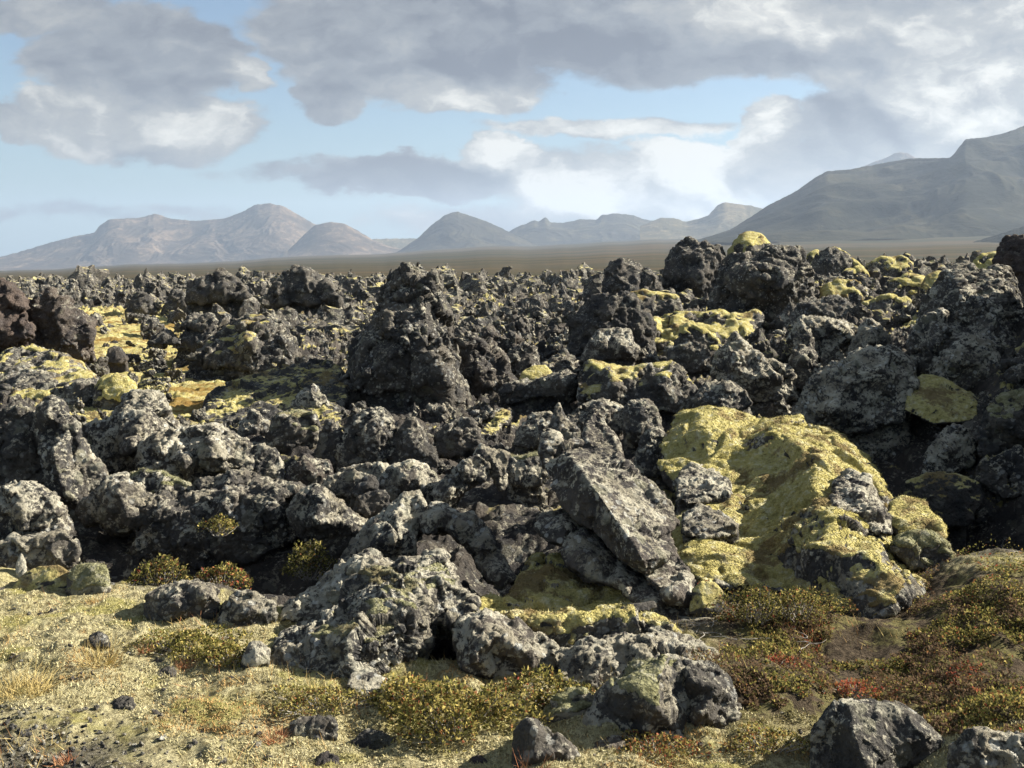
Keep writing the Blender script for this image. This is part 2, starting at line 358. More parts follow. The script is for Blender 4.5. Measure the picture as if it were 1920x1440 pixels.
def flat_mat(name, c1, c2, scale=30, rough=.9, bump=0.004):
    m_, t = new_mat(name); pos = t.new('ShaderNodeNewGeometry').outputs['Position']
    n = t.noise(pos, scale, 4, .65); finish(t, t.mix(t.ss(n, .35, .65), c1, c2), n, bump, .6, rough, .15); return m_
def leaf_mat(name, c1, c2):
    m_, t = new_mat(name); pos = t.new('ShaderNodeNewGeometry').outputs['Position']
    col = t.mix(t.ss(t.noise(pos, 40, 2), .35, .65), c1, c2)
    d = t.new('ShaderNodeBsdfDiffuse'); t.put(d.inputs[0], col); tr = t.new('ShaderNodeBsdfTranslucent'); t.put(tr.inputs[0], col)
    mx = t.new('ShaderNodeMixShader'); mx.inputs[0].default_value = .35; t.l.new(d.outputs[0], mx.inputs[1]); t.l.new(tr.outputs[0], mx.inputs[2])
    o = t.new('ShaderNodeOutputMaterial'); t.l.new(mx.outputs[0], o.inputs[0]); return m_
LAVA, MOSS, MOSS2 = make_lava(), make_moss(), make_moss('pale_moss', PAL)

def make_ground_mat():
    m_, t = new_mat('ground'); geo = t.new('ShaderNodeNewGeometry'); pos = geo.outputs['Position']
    A = lambda n: t.new('ShaderNodeAttribute', attribute_name=n).outputs['Fac']
    lavaw, hol, soil, gravel, plain, veg = A('lavaw'), A('hollow'), A('soil'), A('gravel'), A('plain'), A('veg')
    nz = t.new('ShaderNodeSeparateXYZ'); t.l.new(geo.outputs['Normal'], nz.inputs[0])
    # foreground moss mat: straw-pale woolly moss with green and ochre patches
    n1 = t.noise(pos, 2.6, 4, .6); n2 = t.noise(pos, 24, 5, .75); n3 = t.noise(pos, 130, 4, .75)
    fg = t.mix(t.ss(n2, .36, .6), (0.26, 0.22, 0.115), (0.60, 0.54, 0.315))
    fg = t.mix(t.m('MULTIPLY', t.ss(n1, .50, .62), .8), fg, (0.36, 0.33, 0.10))
    fg = t.mix(t.m('MULTIPLY', t.ss(t.noise(pos, 4.2, 4, .7), .60, .70), .75), fg, (0.36, 0.22, 0.09))
    fg = t.mix(t.ss(t.noise(pos, 7, 6, .78), .555, .66, 0, .85), fg, (0.075, 0.062, 0.048))
    fg = t.mix(t.ss(n3, .50, .36, 0, .75), fg, (0.10, 0.085, 0.05))
    so = t.mix(t.ss(n2, .35, .65), (0.055, 0.043, 0.030), (0.13, 0.10, 0.07))
    so = t.mix(t.ss(t.noise(pos, 6, 6, .75), .49, .58, 0, .8), so, (0.20, 0.18, 0.075))
    gr = t.mix(t.ss(t.vor(pos, 60, out='Color'), .3, .7), (0.035, 0.033, 0.031), (0.12, 0.112, 0.10))
    lc, lh = lava_color(t, pos, 0.38, 0.30, 0.10, nz.outputs[2])  # less lichen and a darkened tone, so gaps between rocks read as shaded
    mc, mh = moss_color(t, pos)
    mm = t.m('ADD', nz.outputs[2], t.m('MULTIPLY', t.m('SUBTRACT', t.noise(pos, .75, 6, .66), .5), 3.0))
    mm = t.m('ADD', mm, t.m('MULTIPLY', hol, .85))
    mask = t.ss(mm, 1.05, 1.25)
    mc = t.mix(t.m('MULTIPLY', hol, t.ss(t.noise(pos, .8, 4, .6), .5, .62, 0, .8)), mc, (0.26, 0.15, 0.04))
    la = t.mix(mask, lc, mc)
    # heath of the far plain, in long bands
    sep = t.new('ShaderNodeSeparateXYZ'); t.l.new(pos, sep.inputs[0])
    ly = t.m('LOGARITHM', t.m('MAXIMUM', sep.outputs[1], 1), 2.718)
    cb = t.new('ShaderNodeCombineXYZ'); t.put(cb.inputs[0], t.m('DIVIDE', sep.outputs[0], t.m('MAXIMUM', sep.outputs[1], 1))); t.put(cb.inputs[1], t.m('MULTIPLY', ly, 3.2))
    bn = t.noise(cb.outputs[0], 2.6, 6, .65, .3); pn = t.noise(t.v('MULTIPLY', pos, (.004, .0016, .01)), 1, 6, .7)
    pc = t.mix(t.ss(bn, .38, .60), (0.036, 0.038, 0.022), (0.078, 0.058, 0.034))
    pc = t.mix(t.ss(pn, .48, .60, 0, .6), pc, (0.045, 0.043, 0.025)); pc = t.mix(t.ss(bn, .66, .72, 0, .55), pc, (0.17, 0.125, 0.08))
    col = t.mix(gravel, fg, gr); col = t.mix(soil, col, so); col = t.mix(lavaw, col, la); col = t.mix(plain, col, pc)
    hh = t.m('ADD', t.m('MULTIPLY', n3, .8), t.m('ADD', n2, t.m('MULTIPLY', t.vor(pos, 50), .6)))
    finish(t, col, hh, 0.03, 1.0, 1.0, .05); return m_

# ------------------------------------------------------------------ the ground, one sheet to the horizon
def build_ground():
    th = np.concatenate([np.linspace(-180, -45, 40, endpoint=False), np.linspace(-45, -29, 60, endpoint=False), np.linspace(-29, 29, 900, endpoint=False), np.linspace(29, 45, 60, endpoint=False), np.linspace(45, 180, 41)])
    rr = np.concatenate([np.linspace(.4, 2.6, 20, endpoint=False), np.exp(np.linspace(math.log(2.6), math.log(170), 1000, endpoint=False)), np.exp(np.linspace(math.log(170), math.log(9700), 170))])
    T, RR = np.meshgrid(np.radians(th), rr); X = RR*np.sin(T)
    # rows of equal forward distance inside the view, turning into circles outside it
    c = np.cos(T); Y = RR*c; k = np.abs(T) < R(46)
    Y = np.where(k, RR, Y); X = np.where(k, RR*np.tan(np.clip(T, -R(46), R(46))), X)
    x, y = X.ravel(), Y.ravel()
    z = np.empty(len(x))
    for a in range(0, len(x), 200000): z[a:a+200000] = ground_z(x[a:a+200000], y[a:a+200000])
    back = y < 0.3; z[back] = -1.7
    nr, nc = X.shape; idx = np.arange(nr*nc).reshape(nr, nc)
    f_ = np.stack([idx[:-1, :-1], idx[:-1, 1:], idx[1:, 1:], idx[1:, :-1]], -1).reshape(-1, 4)
    me = raw_mesh('ground', np.stack([x, y, z], 1), f_, make_ground_mat())
    e = front_edge(x, y); u = 960+F*x/np.maximum(y, .3); v = VH-F*z/np.maximum(y, .3)
    p = np.stack([x, y, 0*x], 1).astype(np.float32); w = fbm(p*2.2, 3, 77)*.25
    rg, hol = rough_of(x, y)
    attr(me, 'lavaw', sstep(y+w, e-.1, e+.25)*(1-sstep(y, 110, 150)))
    attr(me, 'hollow', hol)
    soil = sstep(u+w*160, 1270, 1370)*sstep(v, 1040, 1090)*(1-sstep(v+w*120, 1330-60*(u > 1800), 1400))
    soil = np.maximum(soil, sstep(u, 1480, 1560)*sstep(v, 1060, 1100)*(1-sstep(v-(u-1480)*.30+w*100, 1240, 1300)))
    attr(me, 'soil', np.where(y < 7, np.clip(soil, 0, 1), 0))
    attr(me, 'gravel', np.where(y < 7, (1-sstep(u+w*500-(v-1330)*.8, 40, 330))*sstep(v+w*160, 1310, 1400)*.85, 0))
    attr(me, 'plain', sstep(y, 105, 160)); attr(me, 'veg', 0*x)
    return tag(link('ground', me), kind='structure')
build_ground()

# ------------------------------------------------------------------ rock building: hand-laid cages, voxel remesh, weathering
def hull(points):
    bm = bmesh.new()
    for q in points: bm.verts.new(q)
    bmesh.ops.convex_hull(bm, input=bm.verts[:])
    bmesh.ops.delete(bm, geom=[v_ for v_ in bm.verts if not v_.link_faces], context='VERTS')
    bmesh.ops.triangulate(bm, faces=bm.faces[:]); bm.verts.index_update()
    v_ = np.array([q.co[:] for q in bm.verts], np.float32); f_ = np.array([[q.index for q in fc.verts] for fc in bm.faces]); bm.free(); return v_, f_
def cage(outline, Yb, Yt, thick, ridge, bulge, rnd):
    """closed mesh whose front carries the outline; ridge points stand out towards the viewer"""
    o = np.array(outline, np.float64)
    area = 0.5*np.sum(o[:, 0]*np.roll(o[:, 1], -1)-np.roll(o[:, 0], -1)*o[:, 1])
    if area < 0: o = o[::-1]
    vt, vb = o[:, 1].min(), o[:, 1].max()
    yat = lambda v: Yb+(Yt-Yb)*np.clip((vb-v)/(vb-vt), 0, 1)
    n = len(o); cen = o.mean(0)
    def inside(q):
        c = False
        for i in range(n):
            a, b = o[i], o[i-1]
            if (a[1] > q[1]) != (b[1] > q[1]) and q[0] < (b[0]-a[0])*(q[1]-a[1])/(b[1]-a[1])+a[0]: c = not c
        return c
    def edge_d(q):
        d = 1e9
        for i in range(n):
            a, b = o[i-1], o[i]; ab = b-a; t = np.clip(np.dot(q-a, ab)/max(np.dot(ab, ab), 1e-9), 0, 1); d = min(d, np.linalg.norm(q-a-t*ab))
        return d
    pts = [tuple(q) for q in o]; dep = [0.0]*n
    for (u, v, d) in ridge: pts.append((u, v)); dep.append(d)
    if bulge > 0:
        w = min(np.ptp(o[:, 0]), np.ptp(o[:, 1])); tries, got = 0, []
        while tries < 200 and len(got) < max(3, n//2):
            tries += 1; q = np.array([rnd.uniform(o[:, 0].min(), o[:, 0].max()), rnd.uniform(vt, vb)])
            if not inside(q): continue
            ed = edge_d(q)
            if ed < w*.10 or any(np.linalg.norm(q-g) < w*.22 for g in got) or any(np.hypot(q[0]-r_[0], q[1]-r_[1]) < w*.25 for r_ in ridge): continue
            got.append(q); pts.append(tuple(q)); dep.append(bulge*min(ed, w*.4)*1.15/F*yat(q[1])*rnd.uniform(.55, 1.25))
    res = delaunay_2d_cdt([Vector(q) for q in pts], [(i, (i+1) % n) for i in range(n)], [list(range(n))], 1, 1e-4)
    vs, fs = res[0], res[2]; orig = res[3]
    dd = [dep[oo[0]] if oo else 0.0 for oo in orig]
    front = [P(q[0], q[1], yat(q[1])-d) for q, d in zip(vs, dd)]
    nb = len(front); bnd = []
    for i in range(n):
        bnd.append(next(k for k, oo in enumerate(orig) if i in oo))
    back = [P(cen[0]+(q[0]-cen[0])*.62, cen[1]+(q[1]-cen[1])*(.75 if q[1] < cen[1] else .95), yat(q[1])+thick) for q in o]
    mid = [P(cen[0]+(q[0]-cen[0])*.97, cen[1]+(q[1]-cen[1])*.97, yat(q[1])+thick*.45) for q in o]
    V = np.array(front+mid+back, np.float32); fc = [list(f_) for f_ in fs]
    for i in range(n):
        j = (i+1) % n; fc.append([bnd[j], bnd[i], nb+i, nb+j]); fc.append([nb+j, nb+i, nb+n+i, nb+n+j])
    bk = delaunay_2d_cdt([Vector(q) for q in o], [(i, (i+1) % n) for i in range(n)], [list(range(n))], 1, 1e-4)
    bo = [oo[0] if oo else 0 for oo in bk[3]]
    for f_ in bk[2]: fc.append([nb+n+bo[k] for k in reversed(f_)])
    tri = []
    for q in fc:
        for k in range(1, len(q)-1): tri.append((q[0], q[k], q[k+1]))
    return V, np.array(tri)
_pending = []
def remesh_all(jobs):
    """jobs: [(verts, tris, voxel)] -> [(verts, tris)] by one depsgraph evaluation"""
    obs = []
    for v_, f_, vx in jobs:
        me = raw_mesh('tmp', v_, f_, smooth=False); o = link('tmp', me)
        bm = bmesh.new(); bm.from_mesh(me); bmesh.ops.recalc_face_normals(bm, faces=bm.faces[:]); bm.to_mesh(me); bm.free()
        md = o.modifiers.new('r', 'REMESH'); md.mode = 'VOXEL'; md.voxel_size = vx; md.adaptivity = 0; obs.append(o)
    dg = bpy.context.evaluated_depsgraph_get(); out = []
    for o in obs:
        ev = o.evaluated_get(dg); me = ev.to_mesh(); out.append(get_tris(me)); ev.to_mesh_clear()
    for o in obs:
        me = o.data; bpy.data.objects.remove(o); bpy.data.meshes.remove(me)
    return out
def weather(v_, f_, vx, size, seed, jag=1.0, lump=0.5, off=(0, 0, 0)):
    """broken, pitted lava surface; size in metres; no detail finer than the mesh carries"""
    v_ = lap(v_, f_, 1, .4); n = lap(vnormals(v_, f_), f_, 2, .6); p = v_+np.array(off, np.float32)
    k = 1.1/size
    warp = np.stack([perlin(p*k*2.2+31, seed+1), perlin(p*k*2.2+57, seed+2), perlin(p*k*2.2+83, seed+3)], 1)
    q = p+warp*(.10/k)
    d = size*.018*fbm(p*k*1.7, 2, seed)+size*.085*jag*facets(q*k*2.8, seed+5)
    d += size*.026*jag*(ridged(q*k*np.array((3.8, 3.8, 2.4), np.float32), 2, seed+5)-.45)
    v_ = v_+n*d[:, None].astype(np.float32); n = lap(vnormals(v_, f_), f_, 1, .5)
    d = np.zeros(len(v_), np.float32); fr, amp = max(k*6, 3.5), min(size*.022, .036)
    while 1/fr > 3.0*vx:
        d = d+amp*jag*facets((p+warp*.02)*fr*1.3, seed+9)*1.1+amp*jag*.7*(ridged(q*fr, 1, seed+13)-.35)
        if lump > 0: f1, f2 = worley(p*fr*1.5, seed+17); d = d+amp*lump*.7*(.5-f1)
        fr *= 2.0; amp *= .60
    return v_+n*d[:, None].astype(np.float32)
def blades(root, nrm, r, l0, l1, width):
    """one thin three-cornered blade per root, leaning out along the normal"""
    n = len(root); d = nrm*r.uniform(.3, 1.0, (n, 1))+r.normal(size=(n, 3))*.55; d /= np.linalg.norm(d, axis=1)[:, None]
    s = np.cross(d, r.normal(size=(n, 3))); s /= np.linalg.norm(s, axis=1)[:, None]; L = r.uniform(l0, l1, (n, 1)); root = root-nrm*.003
    v_ = np.stack([root-s*width*.5, root+s*width*.5, root+d*L], 1).reshape(-1, 3).astype(np.float32)
    return v_, np.arange(3*n).reshape(-1, 3)
def moss_cap(v_, f_, amount, thick, seed, k=1.6, fuzz=0):
    n = lap(vnormals(v_, f_), f_, 8, .6); n /= np.maximum(np.linalg.norm(n, axis=1), 1e-6)[:, None]
    m_ = n[:, 2]+.55*fbm(v_*k, 3, seed)+.25*perlin(v_*7, seed+4); th = 1.25-1.25*amount
    m_ = m_+.18*fbm(v_*5, 3, seed+6)
    w = sstep(m_, th, th+.35); keep = (w > .02); fk = f_[keep[f_].all(1)]
    if len(fk) < 30: return None
    used = np.unique(fk); mp = np.full(len(v_), -1); mp[used] = np.arange(len(used))
    f1, _ = worley((v_[used]+.08*np.stack([perlin(v_[used]*5+9*c, seed+c) for c in range(3)], 1))*np.array((3.2, 5.0, 5.0), np.float32), seed+7)
    sm = lap(v_, f_, 6, .6)[used]
    up = n[used]*.75+np.array((0, 0, .35), np.float32)
    h = w[used]*(thick*(.7+.35*(.6-f1)+.30*perlin(v_[used]*2.5, seed+2)+.16*fbm(v_[used]*np.array((9, 14, 14), np.float32), 3, seed+3)))-.006*(1-w[used])
    q = v_[used]*(1-w[used][:, None])+sm*w[used][:, None]
    q = q+up*h[:, None].astype(np.float32); fk = mp[fk]
    lab = np.arange(len(q))                                     # keep the large patches, drop the crumbs
    for _ in range(400):
        m0 = lab[fk].min(1); new = lab.copy()
        for c in range(3): np.minimum.at(new, fk[:, c], m0)
        new = new[new]
        if (new == lab).all(): break
        lab = new
    cnt = np.bincount(lab[fk[:, 0]], minlength=len(q)); fk = fk[cnt[lab[fk[:, 0]]] > .12*cnt.max()]
    u2 = np.unique(fk); m2 = np.full(len(q), -1); m2[u2] = np.arange(len(u2)); q = q[u2]; used = used[u2]; fk = m2[fk]; cov = w[used]
    fz = None
    if fuzz > 0:
        wf = sstep(w[used][fk].mean(1), .45, .9); a = np.linalg.norm(np.cross(q[fk[:, 1]]-q[fk[:, 0]], q[fk[:, 2]]-q[fk[:, 0]]), axis=1)*wf
        nb = int(min(a.sum()*.5*fuzz, 50000)); r = np.random.default_rng(seed)
        t_ = r.choice(len(fk), nb, p=a/a.sum()); b_ = r.dirichlet((1, 1, 1), nb).astype(np.float32)
        fz = blades(np.einsum('ij,ijk->ik', b_, q[fk[t_]]), n[used][fk[t_, 0]], r, .008, .022, .006)
    return q, fk, fz, cov

def chunk_hulls(V, T, n, lo, hi, rnd, tall=1.0):
    """jagged broken lumps stuck all over a cage, to be fused with it by the remesh"""
    a = np.linalg.norm(np.cross(V[T[:, 1]]-V[T[:, 0]], V[T[:, 2]]-V[T[:, 0]]), axis=1); r = np.random.default_rng(rnd.randrange(1 << 30))
    t_ = r.choice(len(T), n, p=a/a.sum()); b_ = r.dirichlet((1, 1, 1), n); c = np.einsum('ij,ijk->ik', b_, V[T[t_]])
    vs, fs, k = [V], [T], len(V)
    for q in c:
        s = rnd.uniform(lo, hi); ax = r.normal(size=(7, 3)); ax /= np.linalg.norm(ax, axis=1)[:, None]
        st = np.array((rnd.uniform(.5, 1), rnd.uniform(.5, 1), rnd.uniform(.7, 1.9)*tall))
        v2, f2 = hull(q+ax*st*s*r.uniform(.5, 1.2, (7, 1))); vs.append(v2); fs.append(f2+k); k += len(v2)
    return np.concatenate(vs), np.concatenate(fs)

HERO = []
def H(name, cat, label, outline, Y, thick=None, ridge='', bulge=.55, moss=.1, lich=.5, dark=.0, tint=.0, cap=0., capt=.03, jag=1., lump=.12, det=1., foot=True, chunks=0, fuzz=1, ck=(.05, .13), tall=1., pale=False, group=None):
    pts = [tuple(float(a) for a in q.split(',')) for q in outline.split()]
    rd = [tuple(float(a) for a in q.split(',')) for q in ridge.split()]
    HERO.append(dict(name=name, cat=cat, label=label, o=pts, Y=Y if isinstance(Y, tuple) else (Y, Y*1.015), thick=thick, ridge=rd, bulge=bulge, moss=moss, lich=lich, dark=dark, tint=tint, cap=cap, capt=capt, jag=jag, lump=lump, det=det, foot=foot, chunks=chunks, fuzz=fuzz, ck=ck, tall=tall, pale=pale, group=group))

# ---- far ridge and right-hand hill
H('lava_spire', 'lava spire', 'tall dark jagged lava spire towering over the middle of the field', '618,780 642,742 656,712 668,676 690,636 706,602 716,574 728,550 733,536 742,522 752,512 765,502 782,507 802,518 822,524 828,538 828,560 838,590 840,620 836,648 846,690 856,720 872,750 845,770 780,780 700,780', (12.6, 13.2), 1.1,
  '715,590,.35 760,520,.3 800,540,.3 740,650,.55 800,640,.5 690,700,.6 770,715,.3 830,700,.6',   .5, 0, .5, .1, .0, jag=.8, lump=0, chunks=420, ck=(.03, .085), tall=1.7, det=1.25)
H('lava_heap', 'lava heap', 'rubbly lava heap leaning on the right foot of the tall spire', '846,700 856,655 868,636 886,634 910,650 930,668 947,690 962,718 975,760 920,765 850,765', 13.0, .8, '', .7, .25, .45, .25, .1, jag=1.5, lump=1.2, chunks=90, ck=(.04, .11), tall=1.5)
H('lava_tower', 'lava tower', 'dark flat-topped lava tower on the skyline left of the mossy dome', '1240,560 1252,520 1254,498 1262,475 1280,460 1293,453 1310,462 1345,464 1352,480 1356,500 1358,530 1350,570 1300,575', 27, 1.6, '', .7, .12, .4, .3, jag=1.2, lump=.8, chunks=70, ck=(.035, .10))
H('mossy_dome', 'lava dome', 'round-topped lava dome capped with yellow moss on the skyline', '1362,500 1366,480 1376,460 1391,443 1406,438 1426,443 1441,460 1455,472 1450,495 1400,505', 27.5, 1.2, '1400,465,.4', .6, .1, .45, .2, cap=.9, capt=.06, jag=.7)
H('lava_hill', 'lava mound', 'broad dark lava mound beneath the moss-capped dome', '1335,610 1345,560 1352,515 1366,490 1400,484 1440,470 1470,465 1495,477 1503,500 1518,530 1515,560 1525,600 1480,620 1400,620', 26, 1.8, '1420,520,.8 1470,520,.7', .7, .35, .5, .2, jag=1.2, lump=.8, chunks=80, ck=(.035, .10))
H('twin_peaked_outcrop', 'lava outcrop', 'big shadowed twin-peaked lava outcrop at the right edge', '1700,690 1715,650 1738,580 1765,530 1790,507 1810,497 1830,517 1850,515 1870,503 1885,506 1896,530 1902,570 1925,600 1960,640 1960,690 1850,695 1760,695', (15, 16.5), 1.6, '1800,560,.6 1870,580,.7 1760,640,.8 1850,660,.9', .6, .05, .6, .12, jag=.95, chunks=8)
H('lava_pillar', 'lava pillar', 'blunt reddish lava pillar cut by the right edge of the skyline', '1868,490 1880,470 1892,458 1910,454 1930,458 1975,470 1990,560 1960,600 1910,590 1893,530', 21, 1.2, '', .6, .05, .3, .4, .4, jag=1.4, chunks=30)
H('lava_outcrop', 'lava outcrop', 'dark lava outcrop with two stubby horns left of the tower on the skyline', '1133,560 1136,510 1146,490 1170,489 1196,502 1206,515 1215,505 1228,520 1240,560 1190,575', 26, 1.2, '', .6, .12, .4, .35, jag=1.2, lump=.8, chunks=50, ck=(.035, .10))
H('lava_outcrop', 'lava outcrop', 'reddish brown lava heap at the left edge under the plain', '-60,630 -60,520 -10,522 8,528 30,552 45,585 62,615 50,640 -20,650', 17, 1.4, '', .6, 0, .1, .2, .45, jag=1.3, lump=.8, chunks=90)
H('lava_outcrop', 'lava outcrop', 'dark clinkery lava bank beside the reddish heap at left', '40,640 55,600 75,562 95,545 108,560 130,572 150,588 165,605 175,640 160,670 90,675', 17.5, 1.2, '', .6, .2, .35, .35, .25, jag=1.3, lump=.8, chunks=80)
H('lava_outcrop', 'lava outcrop', 'flat-topped lava outcrop on the far skyline above the left hollow', '350,565 366,530 385,522 405,517 412,508 430,518 450,528 470,560', 32, 1.4, '', .6, .2, .35, .4, jag=1.5, chunks=45, ck=(.035, .10))
H('lava_outcrop', 'lava outcrop', 'mossy-topped lava outcrop on the far skyline left of the tall spire', '505,570 522,532 543,512 552,507 575,510 600,520 625,540 635,570', 31, 1.4, '', .6, .35, .4, .3, jag=1.5, chunks=45, ck=(.035, .10))
H('lava_cone', 'lava cone', 'small dark cone-shaped lava rock behind the yellow hollow at left', '236,590 248,560 258,545 268,548 280,560 295,585 280,592', 35, 1.0, '', .6, .05, .35, .55, jag=1.2, foot=False, chunks=14)
H('lava_cone', 'lava cone', 'wider dark cone-shaped lava rock behind the yellow hollow', '302,590 315,565 325,545 338,545 355,560 372,585 350,597', 35, 1.1, '', .6, .15, .35, .45, jag=1.2, foot=False, chunks=14)
H('lava_ridge', 'lava ridge', 'craggy lava ridge with twin knobs right of the yellow moss hollow', '330,655 345,625 352,592 362,588 375,605 390,597 404,605 410,625 440,600 455,598 465,630 470,660', 18.3, .8, '', .6, .3, .5, .2, jag=1.4, lump=1.2, chunks=30)
H('lava_ridge', 'lava ridge', 'rounded lava ridge with mossy top below the twin knobs', '350,672 400,645 440,620 458,597 490,598 520,605 545,640 550,665 555,690 520,700 470,690 420,690', (16, 17), 1.0, '470,640,.5', .6, .35, .5, .3, cap=.35, jag=1.3, lump=1.2, chunks=35)
H('lava_block', 'lava block', 'small dark lava block alone on the yellow moss at left', '198,680 203,655 215,648 230,655 240,675 225,684', 16.8, .4, '', .6, 0, .3, .5, .1)
H('lava_rock', 'lava rock', 'low dark rock wedge beside the pale moss in the left hollow', '275,645 295,628 310,615 325,625 340,645', 18.2, .5, '', .6, .1, .3, .5, foot=False, chunks=14)
H('moss_bank', 'mossy bank', 'long rounded bank of dark olive moss left of the tall spire', '375,800 395,745 430,722 480,707 540,695 590,680 640,690 650,740 640,790 560,800 470,815', (12.3, 13.8), 1.2, '', .35, .62, .4, .2, jag=.7, lump=.3)
H('mossy_boulder', 'boulder', 'small boulder wearing a pale yellow moss cap in the left middle ground', '176,760 178,730 195,712 215,706 235,712 250,728 255,755 230,772 190,772', 12.6, .55, '', .6, .1, .5, .3, cap=.9, capt=.05)
H('moss_bank', 'mossy bank', 'mossy bank with pale lichen at the left edge below the clinkery bank', '-40,760 -30,690 20,660 60,650 100,665 150,690 180,720 150,740 60,770', (13.5, 15.5), 1.0, '', .4, .45, .5, .1, cap=.35, jag=.9)
# ---- middle ground, centre and right
H('flat_block', 'lava block', 'blunt square lava block with a sunlit slanting face right of the spire', '1085,680 1092,665 1108,640 1120,622 1150,618 1180,621 1187,640 1200,652 1192,675 1150,672 1110,682', 15.2, .6, '1125,640,.22 1170,650,.2', .4, .1, .65, 0, jag=.8)
H('lava_block', 'lava block', 'steep dark lava block behind the square block, right of the spire', '1070,660 1080,610 1090,585 1120,560 1150,555 1185,560 1210,590 1220,625 1200,665 1120,670', 16.8, .9, '', .6, .3, .35, .4, jag=1.3, chunks=20)
H('overhanging_slab', 'lava slab', 'flat overhanging lava slab jutting towards the right near the centre', '935,738 945,722 962,716 1000,716 1040,703 1068,698 1082,705 1080,722 1074,755 1055,748 1020,742 985,752 950,760', (12.0, 12.0), .7, '1060,720,.15', .45, .3, .5, .1, jag=.8)
H('lava_rock', 'lava rock', 'knobbly lava rock between the spire and the square block', '944,700 952,672 963,655 985,643 1006,660 1012,690 1000,715 955,712', 14.2, .5, '', .7, .15, .5, .2, jag=1.4, lump=1.2, chunks=20)
H('moss_cushion', 'moss cushion', 'small yellow-green moss cushion above the overhanging slab', '972,715 978,698 1000,686 1022,684 1037,700 1030,717', 13.3, .4, '', .5, 1.0, 0, 0, jag=.3, lump=.3)
H('long_boulder', 'boulder', 'long humped boulder with a moss strip on its top right of the overhanging slab', '1085,745 1090,710 1105,690 1140,690 1180,697 1215,690 1245,685 1275,700 1300,730 1310,760 1280,775 1200,770 1130,765', (11.4, 11.8), .8, '1150,725,.2 1240,725,.25', .55, .2, .5, .1, cap=.55, capt=.03)
H('lava_block', 'lava block', 'rounded grey lava block below the long humped boulder', '1170,810 1172,770 1185,755 1210,750 1230,765 1240,800 1225,830 1190,835', 9.9, .5, '', .6, .1, .6, .05)
H('lava_block', 'lava block', 'lichen-spotted block under the moss ridge crest at centre right', '1190,880 1200,830 1215,810 1235,800 1255,820 1250,860 1240,890 1215,900', 8.8, .4, '', .6, .1, .65, .05)
H('lava_block', 'lava block', 'long grey lava block above the tip of the tilted slab', '1058,812 1065,785 1090,760 1130,752 1170,765 1182,785 1165,812 1120,822', 10.3, .5, '', .6, .1, .6, .05)
H('lava_spike', 'lava spike', 'thin upright lava spike just above the big tilted slab', '1028,825 1036,785 1043,762 1048,755 1056,780 1075,798 1087,810 1075,830', 9.4, .25, '', .6, 0, .6, .05)
H('lava_rock', 'lava rock', 'whitish lichen-covered rock left of the thin spike', '962,835 968,812 985,793 1002,775 1030,774 1042,795 1038,825 1000,842', 9.7, .45, '', .6, .05, 0.68, 0)
H('lava_rock', 'lava rock', 'dark craggy rock beside the green moss gully in the centre', '816,850 822,825 832,803 855,788 882,786 897,805 895,840 860,855', 10.1, .45, '', .6, .05, .45, .3, jag=1.3)
H('moss_gully', 'mossy bank', 'smooth olive moss bank running down the gully at the centre', '880,838 892,815 912,800 925,780 942,768 958,772 955,790 940,800 930,818 905,832', (10.2, 11.2), .5, '', .5, .7, .4, .1, jag=.9, lump=.3)
H('leaf_shaped_slab', 'lava slab', 'dark leaf-shaped slab standing on edge left of the moss gully', '722,880 735,850 745,815 763,787 776,782 790,805 808,835 821,865 818,885 770,890', 9.4, .35, '775,830,.12', .3, .05, .5, .35, jag=.8)
H('lava_rock', 'lava rock', 'rough lichen-grey rock at the foot of the spire, left of the leaf-shaped slab', '640,885 645,830 660,790 685,775 715,770 738,790 742,830 730,870 690,890', 9.7, .6, '', .6, .1, .65, .1, jag=1.3)
H('lava_rock', 'lava rock', 'pointed rock with a pale tip left of the foot of the spire', '535,785 548,755 568,735 585,724 600,735 612,755 622,780 590,795', 11.6, .5, '585,745,.12', .5, .05, .65, .05)
H('mossy_boulder', 'boulder', 'boulder with a green mossy shoulder below the pale-tipped rock', '495,835 505,800 520,782 560,775 590,778 600,800 598,830 570,850 520,850', 10.4, .55, '', .6, .3, .55, .1, cap=.4, pale=True)
H('lava_rock', 'lava rock', 'small knob-headed rock left of the mossy-shouldered boulder', '440,825 447,798 462,785 470,768 482,770 488,785 505,795 508,815 480,830', 10.6, .35, '', .6, .15, .6, .05)
H('lava_rock', 'lava rock', 'dark cleft rock in the shade right of the mossy-shouldered boulder', '590,870 600,820 612,790 632,795 648,830 650,870 620,885', 9.8, .45, '', .6, .05, .45, .3)
# ---- right middle ground
H('overhung_boulder', 'boulder', 'boulder with a sunlit rim over a dark hollow face at centre right', '1478,640 1490,612 1503,595 1520,596 1550,600 1590,610 1614,622 1602,648 1597,668 1560,680 1530,672', 14.6, .8, '1520,610,.25 1560,612,.3 1590,625,.25', .2, .05, .78, .03)
H('pointed_rock', 'lava rock', 'pointed grey rock right of the overhung boulder', '1590,690 1598,650 1613,612 1630,599 1649,610 1662,640 1675,680 1640,695', 13.9, .6, '1632,640,.2', .5, .05, .78, .03)
H('lens_shaped_spike', 'lava spike', 'upright lens-shaped rock spike with a lit edge at centre right', '1472,720 1482,690 1489,658 1497,625 1508,613 1518,630 1527,655 1537,690 1532,722 1500,730', 12.6, .4, '1508,670,.2', .3, .1, .65, .05)
H('horned_rock', 'lava rock', 'horned rock with a small spire on its left end at centre right', '1325,745 1340,695 1352,662 1368,635 1380,627 1392,645 1400,660 1420,668 1445,680 1472,692 1488,712 1497,745 1450,755 1380,750', 12.4, .7, '1375,670,.15 1430,705,.2', .5, .05, .78, .03)
